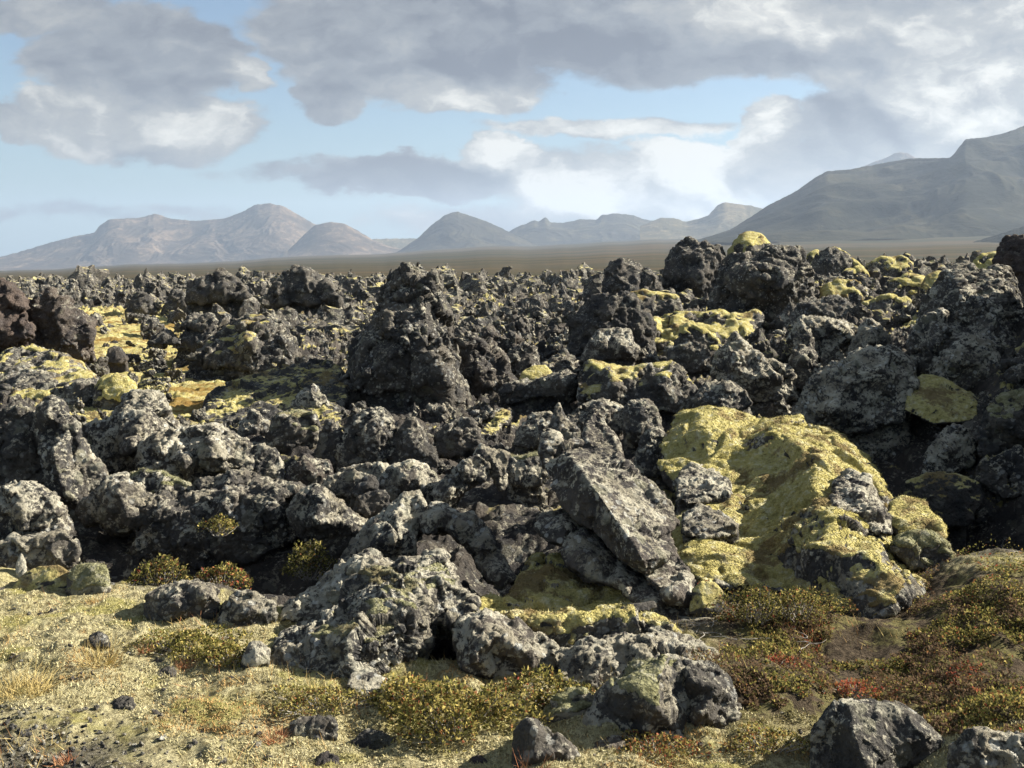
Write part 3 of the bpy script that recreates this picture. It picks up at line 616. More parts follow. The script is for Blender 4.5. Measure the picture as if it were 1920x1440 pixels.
H('great_boulder', 'boulder', 'largest lichen-grey boulder at centre right, overhanging the black hollow', '1485,815 1500,760 1520,722 1548,702 1600,676 1640,664 1668,651 1684,662 1706,688 1712,720 1700,750 1690,790 1640,800 1570,815', (10.6, 11.0), 1.0, '1590,720,.3 1650,700,.3 1690,700,.12 1560,770,.35', .35, .05, .78, .03)
H('hooded_boulder', 'boulder', 'dark hooded boulder with white lichen on top near the right edge', '1735,725 1748,695 1762,672 1790,646 1820,637 1852,645 1872,665 1886,700 1880,730 1800,735', 11.2, .8, '1800,675,.25', .5, .05, .78, .03)
H('lava_rock', 'lava rock', 'low rounded rock left of the great boulder', '1298,765 1308,735 1340,714 1372,720 1400,738 1410,760 1380,770 1330,772', 11.2, .5, '', .6, .05, .6, .1)
H('mossy_block', 'mossy block', 'large green mossy block cut by the right edge above the hollow', '1838,850 1846,800 1852,775 1882,750 1920,740 1975,748 1990,860 1900,870', 10.2, .8, '1890,790,.3', .5, .55, .4, .1, cap=.6, pale=True)
H('moss_bank', 'mossy bank', 'shaded olive moss bank right of the great boulder', '1695,770 1705,715 1730,703 1770,712 1815,735 1835,755 1830,790 1750,795', (10.4, 11.0), .7, '', .3, .95, .1, .2, jag=.4, lump=.3, foot=False)
H('lava_rock', 'lava rock', 'triangular pale-edged rock deep in the black hollow', '1728,890 1738,850 1760,820 1788,797 1815,805 1828,830 1825,875 1790,895', 9.6, .45, '1775,840,.15', .5, .05, .78, .03)
H('mossy_boulder', 'boulder', 'flat mossy boulder on the floor of the black hollow', '1690,960 1700,905 1740,888 1790,888 1835,905 1845,940 1810,985 1740,985', 8.6, .6, '', .5, .8, .3, .3, jag=.5)
H('mossy_boulder', 'boulder', 'mossy boulder at the right edge of the black hollow', '1832,900 1845,865 1880,850 1930,845 1960,860 1960,930 1880,935', 9.2, .5, '', .5, .6, .5, .2)
H('lava_ridge', 'lava ridge', 'moss-rimmed lava ledge below the flat-topped tower', '1200,640 1215,605 1245,600 1290,592 1330,590 1385,598 1420,590 1430,610 1400,640 1320,650 1250,655', (17.5, 18.5), 1.0, '', .5, .3, .45, .15, cap=.5, capt=.05, chunks=30)
H('lava_ridge', 'lava ridge', 'dark lava ledge beneath the moss mounds of the right hill', '1440,610 1480,575 1530,565 1570,560 1600,575 1615,600 1590,620 1520,625', 19, 1.0, '', .5, .2, .5, .25, chunks=30)
# ---- left foreground wall
H('leaning_slab', 'lava slab', 'tall leaning lava slab in the left foreground, dark on its left side', '73,765 97,750 117,763 143,797 147,823 160,857 182,867 202,900 192,930 172,950 145,960 103,925 85,890 80,833 68,800', (7.5, 7.7), .4, '88,780,.12 100,850,.25 112,900,.25 130,935,.2', .25, .05, .6, 0, jag=.9)
H('boulder', 'boulder', 'dark boulder at the left edge, beside the leaning slab', '-60,930 -60,775 0,773 20,770 47,762 72,785 76,830 84,865 86,900 66,940 0,950', (7.7, 7.9), .5, '30,830,.15', .45, .05, .5, .2)
H('boulder', 'boulder', 'white-spotted boulder at the left edge below the leaning slab', '-60,1040 -60,930 0,925 60,912 90,932 112,960 130,995 125,1025 67,1045 0,1050', 6.8, .5, '40,960,.15', .5, .05, .7, .05)
H('boulder', 'boulder', 'low grey boulder at the left edge above the pale moss', '-50,1080 -40,1025 0,1020 65,1008 117,998 143,1015 152,1035 140,1058 110,1072 40,1085', 6.3, .4, '', .5, .05, .65, .05, jag=.8)
H('mossy_boulder', 'boulder', 'pale woolly moss-covered round boulder at the left edge of the dark gap', '122,1110 130,1080 142,1064 165,1058 195,1063 205,1085 205,1110 180,1122 140,1122', 5.85, .22, '', .6, .25, 0.78, 0, cap=.6, capt=.015, jag=.6, pale=True)
H('stone', 'stone', 'small whitish stone standing at the left edge', '8,1032 12,1007 25,997 38,1003 46,1030 28,1036', 6.4, .2, '', .5, .1, 1, 0, jag=.5)
H('stone', 'stone', 'narrow pointed whitish stone on the yellow-green moss at left', '28,1085 31,1055 40,1036 47,1050 51,1075 42,1088', 5.95, .06, '', .5, .1, 1, 0, jag=.5)
H('moss_cushion', 'moss cushion', 'yellow-green moss lump in front of the low grey boulder at left', '20,1105 45,1075 75,1062 110,1060 132,1075 136,1105 100,1118 50,1115', 5.8, .3, '', .4, 1.0, 0, 0, jag=.3, lump=.3)
H('boulder', 'boulder', 'rough boulder with a white lichen crown behind the leaning slab', '160,880 163,820 168,800 205,787 230,758 252,743 278,739 303,750 313,777 333,797 340,820 335,870 290,890 220,890', (8.7, 9.0), .7, '230,800,.15 270,785,.2 245,840,.28 310,840,.2', .4, .05, 0.73, 0, jag=1.0)
H('boulder', 'boulder', 'broad rounded boulder in the middle of the left rock wall', '262,895 267,843 293,817 333,810 367,803 400,800 433,810 463,827 474,845 470,885 433,905 353,915 300,910', (8.1, 8.4), .6, '300,840,.15 395,815,.15 400,860,.3 345,865,.3', .45, .05, .75, 0)
H('boulder', 'boulder', 'round boulder with mossy crown right of the broad rounded boulder', '468,900 468,848 480,837 500,836 520,847 529,870 535,893 525,912 490,912', 8.2, .3, '', .6, .25, .75, 0)
H('boulder', 'boulder', 'squarish brown boulder right of the round mossy-crowned one', '536,900 540,878 570,853 600,862 618,862 624,900 614,920 575,922 545,915', 8.2, .3, '575,880,.12', .5, .05, .55, .05, .2)
H('boulder', 'boulder', 'knobbly boulder right of the leaning slab, above the black gap', '140,960 165,938 188,925 198,898 230,892 262,910 273,940 264,975 240,1002 215,1000 190,980 160,985', (7.0, 7.1), .3, '225,930,.15 240,970,.1', .5, .1, 0.68, 0, foot=False)
H('mossy_boulder', 'boulder', 'low rock topped with pale moss at the centre of the left wall', '235,925 245,893 267,880 300,893 335,900 358,910 340,935 300,950 260,945', 7.5, .3, '', .5, .35, .7, 0, cap=.55, capt=.015, pale=True)
H('rock_wall', 'rock wall', 'long dark lava wall shading the bushes in the left foreground', '258,1040 262,985 270,940 300,930 345,945 380,930 410,925 450,920 500,915 555,918 580,925 580,985 560,1010 520,1030 470,1045 400,1065 320,1065', (6.9, 7.1), .5, '330,960,.1 420,945,.18 500,950,.2 450,1000,.1', .4, .1, .55, .15, foot=False)
H('boulder', 'boulder', 'long low boulder on top of the dark lava wall', '335,945 345,925 380,905 430,885 460,879 500,898 560,917 575,935 450,940 390,945', 7.4, .35, '430,905,.1 500,920,.12', .4, .1, .6, .1)
H('boulder', 'boulder', 'sunlit lichen-crusted end block of the dark lava wall', '545,960 558,930 590,913 617,926 640,950 688,985 694,1012 660,1020 640,1030 632,1048 618,1035 598,1010 560,1000', (6.9, 7.0), .4, '600,935,.2 590,980,.25 640,975,.12', .3, .1, 0.68, 0, foot=False)
H('boulder', 'boulder', 'pale slab-topped boulder at the edge of the moss, left foreground', '272,1160 280,1118 312,1100 350,1094 400,1100 414,1130 404,1158 370,1172 310,1172', 5.5, .3, '320,1115,.05 385,1112,.1 340,1145,.1', .4, .2, 0.68, 0)
H('boulder', 'boulder', 'grey lichen boulder right of the pale slab-topped one', '408,1170 420,1138 440,1112 480,1113 512,1132 515,1160 480,1180 430,1180', 5.45, .3, '', .5, .2, .75, .05)
# ---- centre foreground
H('boulder', 'boulder', 'rounded boulder with yellow-green moss on its right side, at the centre', '700,930 715,893 735,878 765,868 795,873 816,890 823,915 815,942 780,950 735,945', 7.7, .35, '760,890,.15', .5, .1, .7, 0, cap=.25)
H('boulder', 'boulder', 'flat-topped pale boulder left of the moss-sided boulder', '600,920 618,896 655,880 690,870 722,873 733,885 718,915 670,935', 7.9, .35, '', .5, .1, .75, 0)
H('stone', 'stone', 'small dark cube-like stone below the flat-topped pale boulder', '655,930 665,915 682,895 702,893 710,912 700,932', 7.3, .15, '690,910,.05', .4, .0, .3, .5)
H('stone', 'stone', 'small dark angular stone under the cube-like one', '660,960 672,935 700,925 722,918 732,930 725,955 690,968', 7.1, .15, '', .5, 0, .4, .4)
H('boulder', 'boulder', 'left haunch of the rock arch, a lichen-grey leaning boulder', '812,955 823,910 853,883 883,857 905,852 918,873 905,900 882,912 858,930 840,955', 7.4, .3, '870,880,.14 845,920,.12', .4, .0, .75, 0, foot=False)
H('arch_leg', 'lava pillar', 'short hanging lava leg in the rock arch left of the tilted slab', '885,853 905,833 925,843 952,850 950,880 952,908 940,920 925,893 912,875', 7.5, .22, '930,870,.08', .4, .0, .75, 0, foot=False)
H('mossy_boulder', 'boulder', 'pale moss-draped boulder behind the rock arch', '945,880 952,855 980,857 1012,853 1030,880 1022,905 985,915 955,905', 8.1, .4, '', .5, .4, .7, 0, cap=.6, capt=.02, pale=True)
H('tilted_slab', 'lava slab', 'great tilted lava slab with a forked tip in the centre foreground', '1016,845 1028,806 1044,815 1057,838 1085,826 1098,845 1098,800 1114,768 1136,798 1157,837 1163,867 1187,890 1223,910 1257,943 1273,980 1260,1000 1275,1037 1295,1083 1302,1135 1290,1160 1255,1130 1207,1080 1157,1046 1107,995 1067,952 1033,910 1023,875', (5.2, 6.6), .32, '1073,867,.2 1120,923,.3 1157,977,.34 1207,1052,.34 1262,1118,.22 1210,940,.05 1240,1010,.07 1150,880,.05', .12, .05, .62, 0, .12, jag=.5, lump=0, foot=False)
H('tilted_slab', 'lava slab', 'second lower tilted slab lying under the great tilted slab', '1000,985 1015,960 1053,953 1075,968 1090,988 1122,1015 1162,1055 1210,1083 1262,1123 1292,1163 1300,1200 1270,1190 1233,1155 1180,1120 1133,1093 1093,1080 1063,1055 1058,1020 1027,1010', (5.0, 6.2), .3, '1060,985,.12 1105,1035,.15 1165,1085,.12 1230,1130,.08', .15, .05, .62, 0, .12, jag=.45, lump=0, foot=False)
H('arched_slab', 'lava slab', 'arched lava slab bridging a dark cavity in the centre foreground', '788,975 798,950 815,945 838,950 857,965 895,970 915,990 935,1030 952,1056 968,1090 940,1100 915,1080 898,1055 878,1022 850,1003 832,990 800,998', (5.9, 6.4), .28, '820,965,.1 862,985,.14 900,1030,.16 935,1075,.1', .2, .05, .7, 0, .1, jag=.7, foot=False)
H('boulder', 'boulder', 'white-lichened boulder left of the arched slab', '640,1060 665,1020 695,985 720,968 732,953 757,930 785,929 800,948 795,985 775,1015 758,1045 735,1068 700,1075', (6.3, 6.6), .4, '740,965,.12 710,1010,.15 750,1010,.18', .4, .1, 0.78, 0)
H('boulder', 'boulder', 'low sloping boulder reaching left from the white-lichened boulder', '525,1160 545,1130 600,1100 640,1068 670,1045 695,1035 742,1064 732,1095 690,1115 650,1140 600,1175', (5.5, 5.8), .35, '640,1090,.1 700,1070,.1', .4, .15, .75, 0)
H('outcrop', 'lava outcrop', 'broad mossy foreground outcrop left of the black cave mouth', '500,1258 520,1215 560,1190 605,1172 650,1138 675,1105 700,1093 735,1067 770,1064 800,1058 825,1041 842,1063 852,1082 862,1102 887,1127 882,1152 855,1168 812,1165 796,1190 775,1222 735,1245 690,1268 640,1280 570,1268', (4.9, 5.5), .5, '620,1195,.12 700,1140,.18 690,1210,.2 780,1110,.18 830,1085,.1 760,1170,.2', .35, .3, 0.68, 0, cap=.22, capt=.015, foot=False, pale=True)
H('boulder', 'boulder', 'smooth-backed boulder right of the black cave mouth', '852,1200 858,1165 880,1148 902,1144 940,1158 972,1163 1012,1188 1045,1213 1058,1248 1000,1268 930,1272 872,1265', (4.95, 5.2), .4, '885,1170,.1 930,1190,.15 980,1220,.12 890,1230,.15', .35, .05, .7, 0, .1, jag=.7)
H('moss_shelf', 'mossy rock', 'yellow moss-covered shelf of rock at the foot of the tilted slabs', '875,1160 905,1132 960,1126 985,1080 990,1063 1006,1053 1020,1063 1045,1053 1078,1075 1130,1088 1172,1100 1198,1125 1235,1150 1275,1170 1300,1200 1240,1235 1150,1230 1080,1235 1020,1215 960,1180', (4.72, 6.1), .35, '', .12, .5, .6, 0, cap=.85, capt=.02, jag=.9, lump=.4)
H('flat_stone', 'stone', 'thin dark flat stone lying on the yellow moss shelf', '1160,1142 1180,1132 1228,1127 1232,1138 1215,1146 1170,1150', 5.0, .08, '', .4, 0, .3, .5, jag=.4, foot=False)
H('boulder', 'boulder', 'broad grey rock base below the yellow moss shelf', '1035,1225 1090,1205 1150,1195 1230,1190 1295,1202 1335,1232 1320,1262 1255,1270 1180,1275 1110,1290 1050,1278', (4.7, 5.05), .4, '1100,1230,.08 1200,1225,.1 1270,1230,.08', .35, .15, .75, 0)
# ---- moss ridge on the right
H('moss_ridge', 'mossy ridge', 'big sunlit ridge blanketed in bright yellow moss at right', '1235,870 1245,830 1262,790 1272,770 1330,764 1380,780 1430,792 1500,785 1530,805 1570,815 1600,840 1627,866 1643,897 1665,935 1690,995 1715,1050 1738,1085 1744,1115 1722,1140 1716,1180 1690,1195 1650,1175 1560,1150 1480,1125 1400,1105 1320,1100 1275,1070 1262,1000 1285,960 1265,915', (4.95, 9.6), .5, '1320,800,.5 1390,840,.3 1450,815,.7 1530,860,1.0 1590,890,.7 1330,870,.2 1400,920,.15 1460,900,.4 1530,945,1.0 1600,950,1.1 1640,990,.8 1320,990,.3 1390,1000,.05 1440,1040,.2 1510,1030,.8 1580,1045,1.0 1645,1060,.9 1690,1110,.6 1610,1110,.5 1500,1090,.2 1350,1050,.2', .0, .35, .6, 0, cap=.80, capt=.022, jag=.5, lump=.0, foot=False)
H('boulder', 'boulder', 'grey cliff-like rock on the right flank of the yellow moss ridge', '1560,940 1572,900 1595,885 1622,895 1640,925 1660,960 1668,1000 1640,1000 1600,975 1570,960', (6.1, 7.1), .5, '1610,930,.12', .4, .05, .65, 0, .1)
H('mossy_boulder', 'boulder', 'rock with a small yellow cap on the brink of the black hollow', '1660,980 1672,950 1690,938 1712,940 1735,948 1742,965 1768,990 1772,1015 1730,1025 1690,1010', (6.2, 6.7), .4, '', .5, .1, .55, .1, cap=.5)
H('mossy_boulder', 'boulder', 'low moss-hooded boulder at the lower right end of the moss ridge', '1672,1030 1685,1010 1720,1000 1755,1005 1780,1025 1792,1055 1765,1070 1735,1075 1700,1060', 6.2, .3, '', .6, .3, .6, .1, cap=.85, capt=.025, pale=True)
H('boulder', 'boulder', 'dark lichen-spotted rock poking from the left flank of the moss ridge', '1268,930 1275,885 1300,873 1335,880 1365,905 1370,925 1330,940 1290,945', (7.3, 8.0), .35, '', .6, .05, .75, 0)
H('boulder', 'boulder', 'grey rock with white lichen embedded low on the moss ridge left flank', '1280,1000 1285,965 1310,950 1350,960 1385,985 1370,1005 1320,1010', (6.55, 7.1), .35, '', .6, .05, 0.68, 0)
H('moss_cushion', 'moss cushion', 'round green moss cushion at the foot of the great tilted slab', '1292,1150 1298,1105 1315,1090 1340,1092 1357,1112 1355,1145 1330,1165', 5.25, .15, '', .5, 1.0, 0, 0, jag=.2, lump=.3)
# ---- front right
H('boulder', 'boulder', 'dark angular boulder in the bottom right corner with a sharp lit edge', '1520,1480 1527,1400 1531,1368 1546,1344 1566,1324 1576,1311 1590,1313 1630,1317 1670,1320 1702,1335 1732,1355 1757,1375 1780,1400 1786,1480', (3.75, 3.85), .3, '1592,1322,.05 1600,1370,.1 1622,1440,.13 1650,1340,.04 1668,1400,.07 1735,1385,.05 1560,1380,-.0', .15, .05, .55, .1, jag=.45, lump=.4)
H('boulder', 'boulder', 'low rubbly lichen slab at the very bottom right', '1775,1480 1785,1400 1820,1372 1870,1372 1920,1385 1980,1400 1990,1490', 3.75, .3, '', .5, .1, .75, 0, jag=.8)
H('mossy_boulder', 'boulder', 'green-grey mossy boulder in the front, left of the dark split block', '1090,1370 1105,1318 1135,1288 1165,1268 1190,1247 1240,1227 1272,1230 1284,1262 1288,1330 1275,1372 1200,1390 1130,1385', (4.25, 4.45), .35, '1180,1300,.12 1240,1260,.08 1230,1330,.14', .35, .3, 0.68, .05, cap=.35, capt=.012, jag=.6, pale=True)
H('boulder', 'boulder', 'dark split block leaning on the green-grey mossy boulder', '1270,1375 1272,1262 1286,1242 1312,1244 1342,1250 1366,1270 1382,1310 1384,1352 1352,1372 1310,1378', (4.2, 4.35), .3, '1300,1280,.1 1345,1290,.08 1315,1340,.12', .3, .05, .5, .3, jag=.7)
H('mossy_boulder', 'boulder', 'small pale mossy rock left of the green-grey boulder', '1010,1370 1018,1335 1040,1310 1070,1293 1100,1297 1118,1320 1112,1360 1070,1378', 4.3, .25, '', .5, .3, 0.73, 0, cap=.5, capt=.012, pale=True)
H('boulder', 'boulder', 'dark squarish boulder casting a shadow on the front moss', '962,1440 965,1366 984,1350 1006,1350 1016,1364 1036,1374 1070,1394 1088,1416 1085,1445 1020,1455', (3.85, 3.9), .18, '1005,1370,.06 1000,1420,.06 1045,1410,.05', .3, .0, .5, .2, jag=.6)
H('stone', 'stone', 'dark lumpy stone on the moss at the front, left of centre', '543,1385 547,1358 562,1347 590,1344 620,1345 633,1362 630,1385 590,1395', 4.0, .12, '', .6, 0, .4, .3)
H('stone', 'stone', 'low dark stone right of the dark lumpy stone', '652,1405 665,1388 690,1370 715,1372 738,1388 742,1405 700,1412', 3.92, .12, '', .6, 0, .4, .35)
H('stone', 'stone', 'small pitted dark stone lying alone on the open moss', '210,1330 213,1314 228,1305 247,1308 254,1322 248,1332', 4.2, .07, '', .6, 0, .35, .35, det=1.5)
H('stone', 'stone', 'tiny dark stone on the moss near the left edge', '52,1284 57,1272 68,1267 78,1275 80,1284', 4.42, .05, '', .6, 0, .35, .4, det=1.5)
H('stone', 'stone', 'small pale cone of rock beside the green creeping shrubs', '452,1245 460,1218 470,1203 490,1203 506,1218 502,1245 475,1252', 4.75, .12, '', .5, .1, 0.78, 0)
H('stone', 'stone', 'dark wedge stone on the yellow-green moss beside the creeping shrubs', '288,1279 300,1256 320,1248 333,1256 330,1274', 6.0, .12, '', .5, .1, .4, .3, foot=False)
H('flat_stone', 'stone', 'pale flat slab lying in front of the black cave mouth', '650,1285 660,1260 685,1256 715,1268 755,1285 795,1305 785,1325 730,1318 680,1305', (4.35, 4.6), .15, '', .4, .1, .75, 0, jag=.5)
H('stone', 'stone', 'small pointed brown stone in front of the green-grey boulder', '1105,1414 1118,1396 1140,1386 1158,1379 1172,1394 1178,1411 1140,1418', 6.0, .1, '1150,1370,.03', .4, 0, .5, .1, .2, foot=False)
H('stone', 'stone', 'small white-lichened stone in front of the dark split block', '1222,1404 1228,1376 1250,1364 1275,1368 1296,1384 1294,1404', 6.0, .1, '', .6, .05, 1, 0, foot=False)
H('stone', 'stone', 'dark reddish stone half sunk in the moss at the front', '876,1435 885,1420 900,1416 914,1426 916,1438', 6.0, .08, '', .6, 0, .3, .3, .4, det=1.4, foot=False)
H('stone', 'stone', 'small grey stone in front of the yellow-green creeping shrub patch', '415,1288 425,1276 442,1273 458,1280 460,1290', 6.0, .09, '', .6, .05, .7, .1, det=1.4, foot=False)
H('stone', 'stone', 'small dark stone at the upper end of the open moss', '160,1212 168,1192 186,1184 202,1194 206,1214', 4.7, .1, '', .6, 0, .4, .3, det=1.4)
H('stone', 'stone', 'dark red-brown clinker at the bottom edge left of centre', '586,1445 592,1420 612,1410 635,1418 640,1445', 3.72, .08, '', .6, 0, .3, .4, .3)
# ---- yellow moss mounds over the right-hand hill
def mound(label, o, Y, cap=.66, **k): H('moss_mound', 'moss mound', label, o, Y, None, '', .5, .45, .5, .15, cap=cap, capt=.07, jag=.9, lump=.6, **k)
mound('largest yellow moss mound on the skyline of the right-hand hill', '1500,530 1508,495 1528,480 1558,469 1585,475 1602,492 1620,505 1625,530 1560,540', 26)
mound('low yellow moss mound right of the largest skyline mound', '1615,530 1625,500 1655,486 1690,484 1710,498 1715,525 1665,535', 27)
mound('small rounded moss mound below the skyline of the right-hand hill', '1535,575 1545,545 1570,528 1600,530 1625,548 1630,575 1580,585', 22)
mound('pale-topped moss mound half way down the right-hand hill', '1655,560 1668,530 1700,518 1735,525 1745,550 1700,565', 22.5)
mound('tiny twin moss mound beside the twin-peaked outcrop', '1725,545 1738,522 1760,514 1780,523 1785,545 1750,552', 21)
mound('cream-yellow moss mound at the foot of the reddish pillar', '1815,520 1825,492 1850,477 1880,476 1896,490 1898,520 1850,530', 21.5)
mound('wide low moss mound right of the small rounded one', '1600,600 1620,575 1660,560 1700,565 1725,590 1690,610 1640,612', 19.5, .6)
mound('moss-edged hummock in front of the flat-topped tower', '1150,590 1170,560 1200,548 1240,552 1270,560 1285,585 1230,600', 22, .55)
mound('ochre moss hummock right of the ledge below the tower', '1250,690 1265,640 1290,615 1330,625 1350,650 1340,690 1300,700', 14.8, .6)


def build_heroes():
    jobs = []
    for i, h in enumerate(HERO):
        ou = np.array(h['o']); cu_, vb_ = ou[:, 0].mean(), ou[:, 1].max(); ys = np.linspace(2.5, 60, 1200)
        # keep the foot of the rock on the ground, not below it
        sm_ = h['cat'] == 'stone' and vb_ > 1150; zz_ = (ground_z if sm_ else smooth_z)((cu_-960)/F*ys, ys)+(vb_-VH)/F*ys; below = np.nonzero(zz_ > (0 if sm_ else .02))[0]
        if vb_ > VH+40 and len(below):
            yc = ys[below[0]]
            if h['Y'][0] > yc*1.01: k_ = yc/h['Y'][0]; print('moved', round(k_, 2), h['label'][:60]); h['Y'] = (yc, h['Y'][1]*(k_ if h['Y'][1]/h['Y'][0] < 1.12 else (1+k_)/2))
        rnd = random.Random(100+i); o = np.array(h['o']); Yb, Yt = h['Y']; w = np.ptp(o[:, 0])/F*Yb
        hh = np.ptp(o[:, 1])/F*Yb; th = h['thick'] or .55*min(w, 2*hh)
        h['size'] = math.sqrt(max(w*hh, .001)); h['th'] = th
        V, T = cage(h['o'], Yb, Yt, th, h['ridge'], h['bulge'], rnd)
        if h['foot']:
            vb = o[:, 1].max(); low = o[o[:, 1] > vb-.45*np.ptp(o[:, 1])]; pts = []
            cu = o[:, 0].mean()
            for q in low:
                for kk in (.3, .95):
                    a = P(cu+(q[0]-cu)*(.9 if kk < .5 else .65), q[1]-2, Yb+th*kk); pts.append(a); a = P(cu+(q[0]-cu)*(1.08 if kk < .5 else .95), q[1], Yb+th*(.12 if kk < .5 else 1.05))
                    g = float(ground_z([a[0]], [a[1]], False)[0])-.12
                    if a[2] > g: pts.append(np.array((a[0], a[1], g), np.float32))
            if len(pts) > 4:
                v2, f2 = hull(pts); T = np.concatenate([T, f2+len(V)]); V = np.concatenate([V, v2])
        if h['chunks']: V, T = chunk_hulls(V, T, h['chunks']//4+1, h['ck'][0]*h['size'], h['ck'][1]*.95*h['size'], rnd, h['tall']); V, T = chunk_hulls(V, T, h['chunks'], h['ck'][0]*.6*h['size'], h['ck'][1]*.55*h['size'], rnd, h['tall'])
        vx = max(2.6*Yb/F/h['det'], h['size']/170); h['vx'] = vx
        h['base'] = np.array((V[:, 0].mean(), V[:, 1].mean(), V[:, 2].min()), np.float32); jobs.append((V-h['base'], T, vx))
    for i, (h, (v_, f_)) in enumerate(zip(HERO, remesh_all(jobs))):
        if len(v_) < 20: print('EMPTY', h['label']); continue
        v_ = weather(v_, f_, h['vx'], h['size'], 300+i*31, h['jag'], h['lump'], h['base'])
        me = raw_mesh(h['name'], v_, f_, LAVA); b = h['base']
        o = tag(link(h['name'], me, tuple(float(q) for q in b)), h['label'], h['cat'], h['group']); o.color = (h['moss'], h['lich'], h['dark']*.6, 1-h['tint'])
        if h['cap'] > 0:
            c = moss_cap(v_+b, f_, h['cap'], h['capt'], 900+i, fuzz=h['fuzz']*4500 if h['Y'][0] < 8.6 else 0)
            if c:
                me = raw_mesh('moss_cap', c[0]-b, c[1], MOSS2 if h['pale'] else MOSS); attr(me, 'cover', c[3]); mo = link('moss_cap', me, (0, 0, 0), o)
                if c[2]:
                    me = raw_mesh('moss_fibres', c[2][0]-b, c[2][1], MOSS2 if h['pale'] else MOSS, False); attr(me, 'cover', np.full(len(c[2][0]), 2.)); tag(link('moss_fibres', me, (0, 0, 0), mo), kind='stuff')
build_heroes()


# ------------------------------------------------------------------ mountains beyond the plain
def make_mountain_mat(name, c1, c2, c3):
    m_, t = new_mat(name); geo = t.new('ShaderNodeNewGeometry'); pos = geo.outputs['Position']
    st = t.v('MULTIPLY', t.v('ADD', pos, t.v('SCALE', t.noise(pos, .004, 3, .6, col=True), 300)), (.0045, .0045, .0035)); n = t.noise(st, 1, 7, .7); f = t.noise(pos, .02, 5, .7)
    nz = t.new('ShaderNodeSeparateXYZ'); t.l.new(geo.outputs['Normal'], nz.inputs[0])
    col = t.mix(t.ss(n, .38, .62), c1, c2); col = t.mix(t.ss(t.m('ADD', n, t.m('MULTIPLY', f, .6)), .80, .95, 0, .7), col, c3)
    finish(t, col, t.m('ADD', t.m('MULTIPLY', n, 1.0), t.m('MULTIPLY', f, .5)), 30, .45, 1, .05); return m_
MT1 = make_mountain_mat('mountain_slope', (0.045, 0.036, 0.028), (0.085, 0.064, 0.048), (0.19, 0.14, 0.10))
MT2 = make_mountain_mat('grassy_mountain_slope', (0.065, 0.060, 0.035), (0.12, 0.10, 0.06), (0.20, 0.16, 0.095))
MT3 = make_mountain_mat('dark_mountain_slope', (0.026, 0.025, 0.020), (0.045, 0.042, 0.03), (0.09, 0.08, 0.05))
MT4 = make_mountain_mat('shadowy_mountain_slope', (0.013, 0.014, 0.009), (0.024, 0.024, 0.014), (0.045, 0.040, 0.024))  # colour darkened to stand in for the shade over the great mountain
def mountain(label, prof, Y0, D, vbase, mat, seed, wander=.5, gully=.5, power=1.25, back=.7, terr=0):
    pr = np.array([[float(a) for a in q.split(',')] for q in prof.split()]); u = np.linspace(pr[0, 0], pr[-1, 0], int((pr[-1, 0]-pr[0, 0])/1.5)+2)
    vc = np.interp(u, pr[:, 0], pr[:, 1]); ker = np.array([1, 2, 3, 2, 1])/9.; vc = np.convolve(np.pad(vc, 2, 'edge'), ker, 'valid')
    vc = vc+.9*fbm(np.stack([u/9, 0*u, 0*u], 1), 3, seed)
    k_ = np.hanning(61); vsm = np.convolve(np.pad(vc, 30, 'edge'), k_/k_.sum(), 'valid')
    s = np.concatenate([np.linspace(-1, 0, 130), np.linspace(0, 1, 26)[1:]]); U, S = np.meshgrid(u, s); Vc = vsm[None]+(vc-vsm)[None]*np.clip(1-np.abs(S), 0, 1)**3.0
    pf = np.stack([U.ravel()/190, 0*U.ravel(), 0*U.ravel()], 1); W = fbm(pf, 2, seed+9).reshape(U.shape)
    Yc = Y0+D*wander*W*.6
    Y = np.where(S < 0, Yc+S*(D+Yc-Y0), Yc+S*D*back)
    h = -(Vc-VH)/F*Yc; zb = -(vbase-VH)/F*Y0-60
    x = (U-960)/F*Y; wq = np.stack([x.ravel(), Y.ravel(), 0*x.ravel()], 1)/700; w1, w2 = [fbm(wq, 3, seed+c).reshape(x.shape)*.55 for c in (3, 4)]; pp = np.stack([x/640+w1, Y/1050+w2, 0*x], -1).reshape(-1, 3)
    g = (ridged(pp, 4, seed+5)-.3).reshape(U.shape); A = np.abs(S)
    fall = (1-A)**power
    if terr: fall = fall+terr*.03*np.sin(fall*24+2*W)*(A > .02)
    fall = np.clip(fall+gully*g*.17*np.sin(np.pi*np.clip(A, 0, 1))**1.0*(1-.25*A), -.05, .985)
    fall = np.where(A < 1e-6, 1, fall)
    z = zb+(h-zb)*fall
    nr, nc = U.shape; idx = np.arange(nr*nc).reshape(nr, nc)
    f_ = np.stack([idx[:-1, :-1], idx[:-1, 1:], idx[1:, 1:], idx[1:, :-1]], -1).reshape(-1, 4)
    c = np.array((x.mean(), Y0, zb))
    me = raw_mesh('mountain', np.stack([x, Y, z], -1).reshape(-1, 3)-c, f_, mat)
    return tag(link('mountain', me, tuple(c)), label, 'mountain', kind='structure')
mountain('long blue-grey mountain with two rounded summits at left', '-420,498 -300,490 -120,490 0,482 37,472 90,456 140,443 178,436 185,424 205,411 265,408 290,400 320,410 365,414 420,410 455,397 478,384 505,381 530,386 557,401 587,419 606,425 630,440 660,455 690,466 720,476', 10800, 1250, 495, MT1, 11, .5, .55)
mountain('rounded rust-brown shoulder at the right end of the long mountain', '540,470 570,440 590,422 620,416 645,419 670,432 700,450 730,462 770,470', 9400, 800, 478, MT1, 23, .4, .4)
mountain('low far ridge between the long mountain and the cone', '640,452 700,448 770,447 850,450 900,460', 10600, 500, 470, MT2, 31, .3, .3)
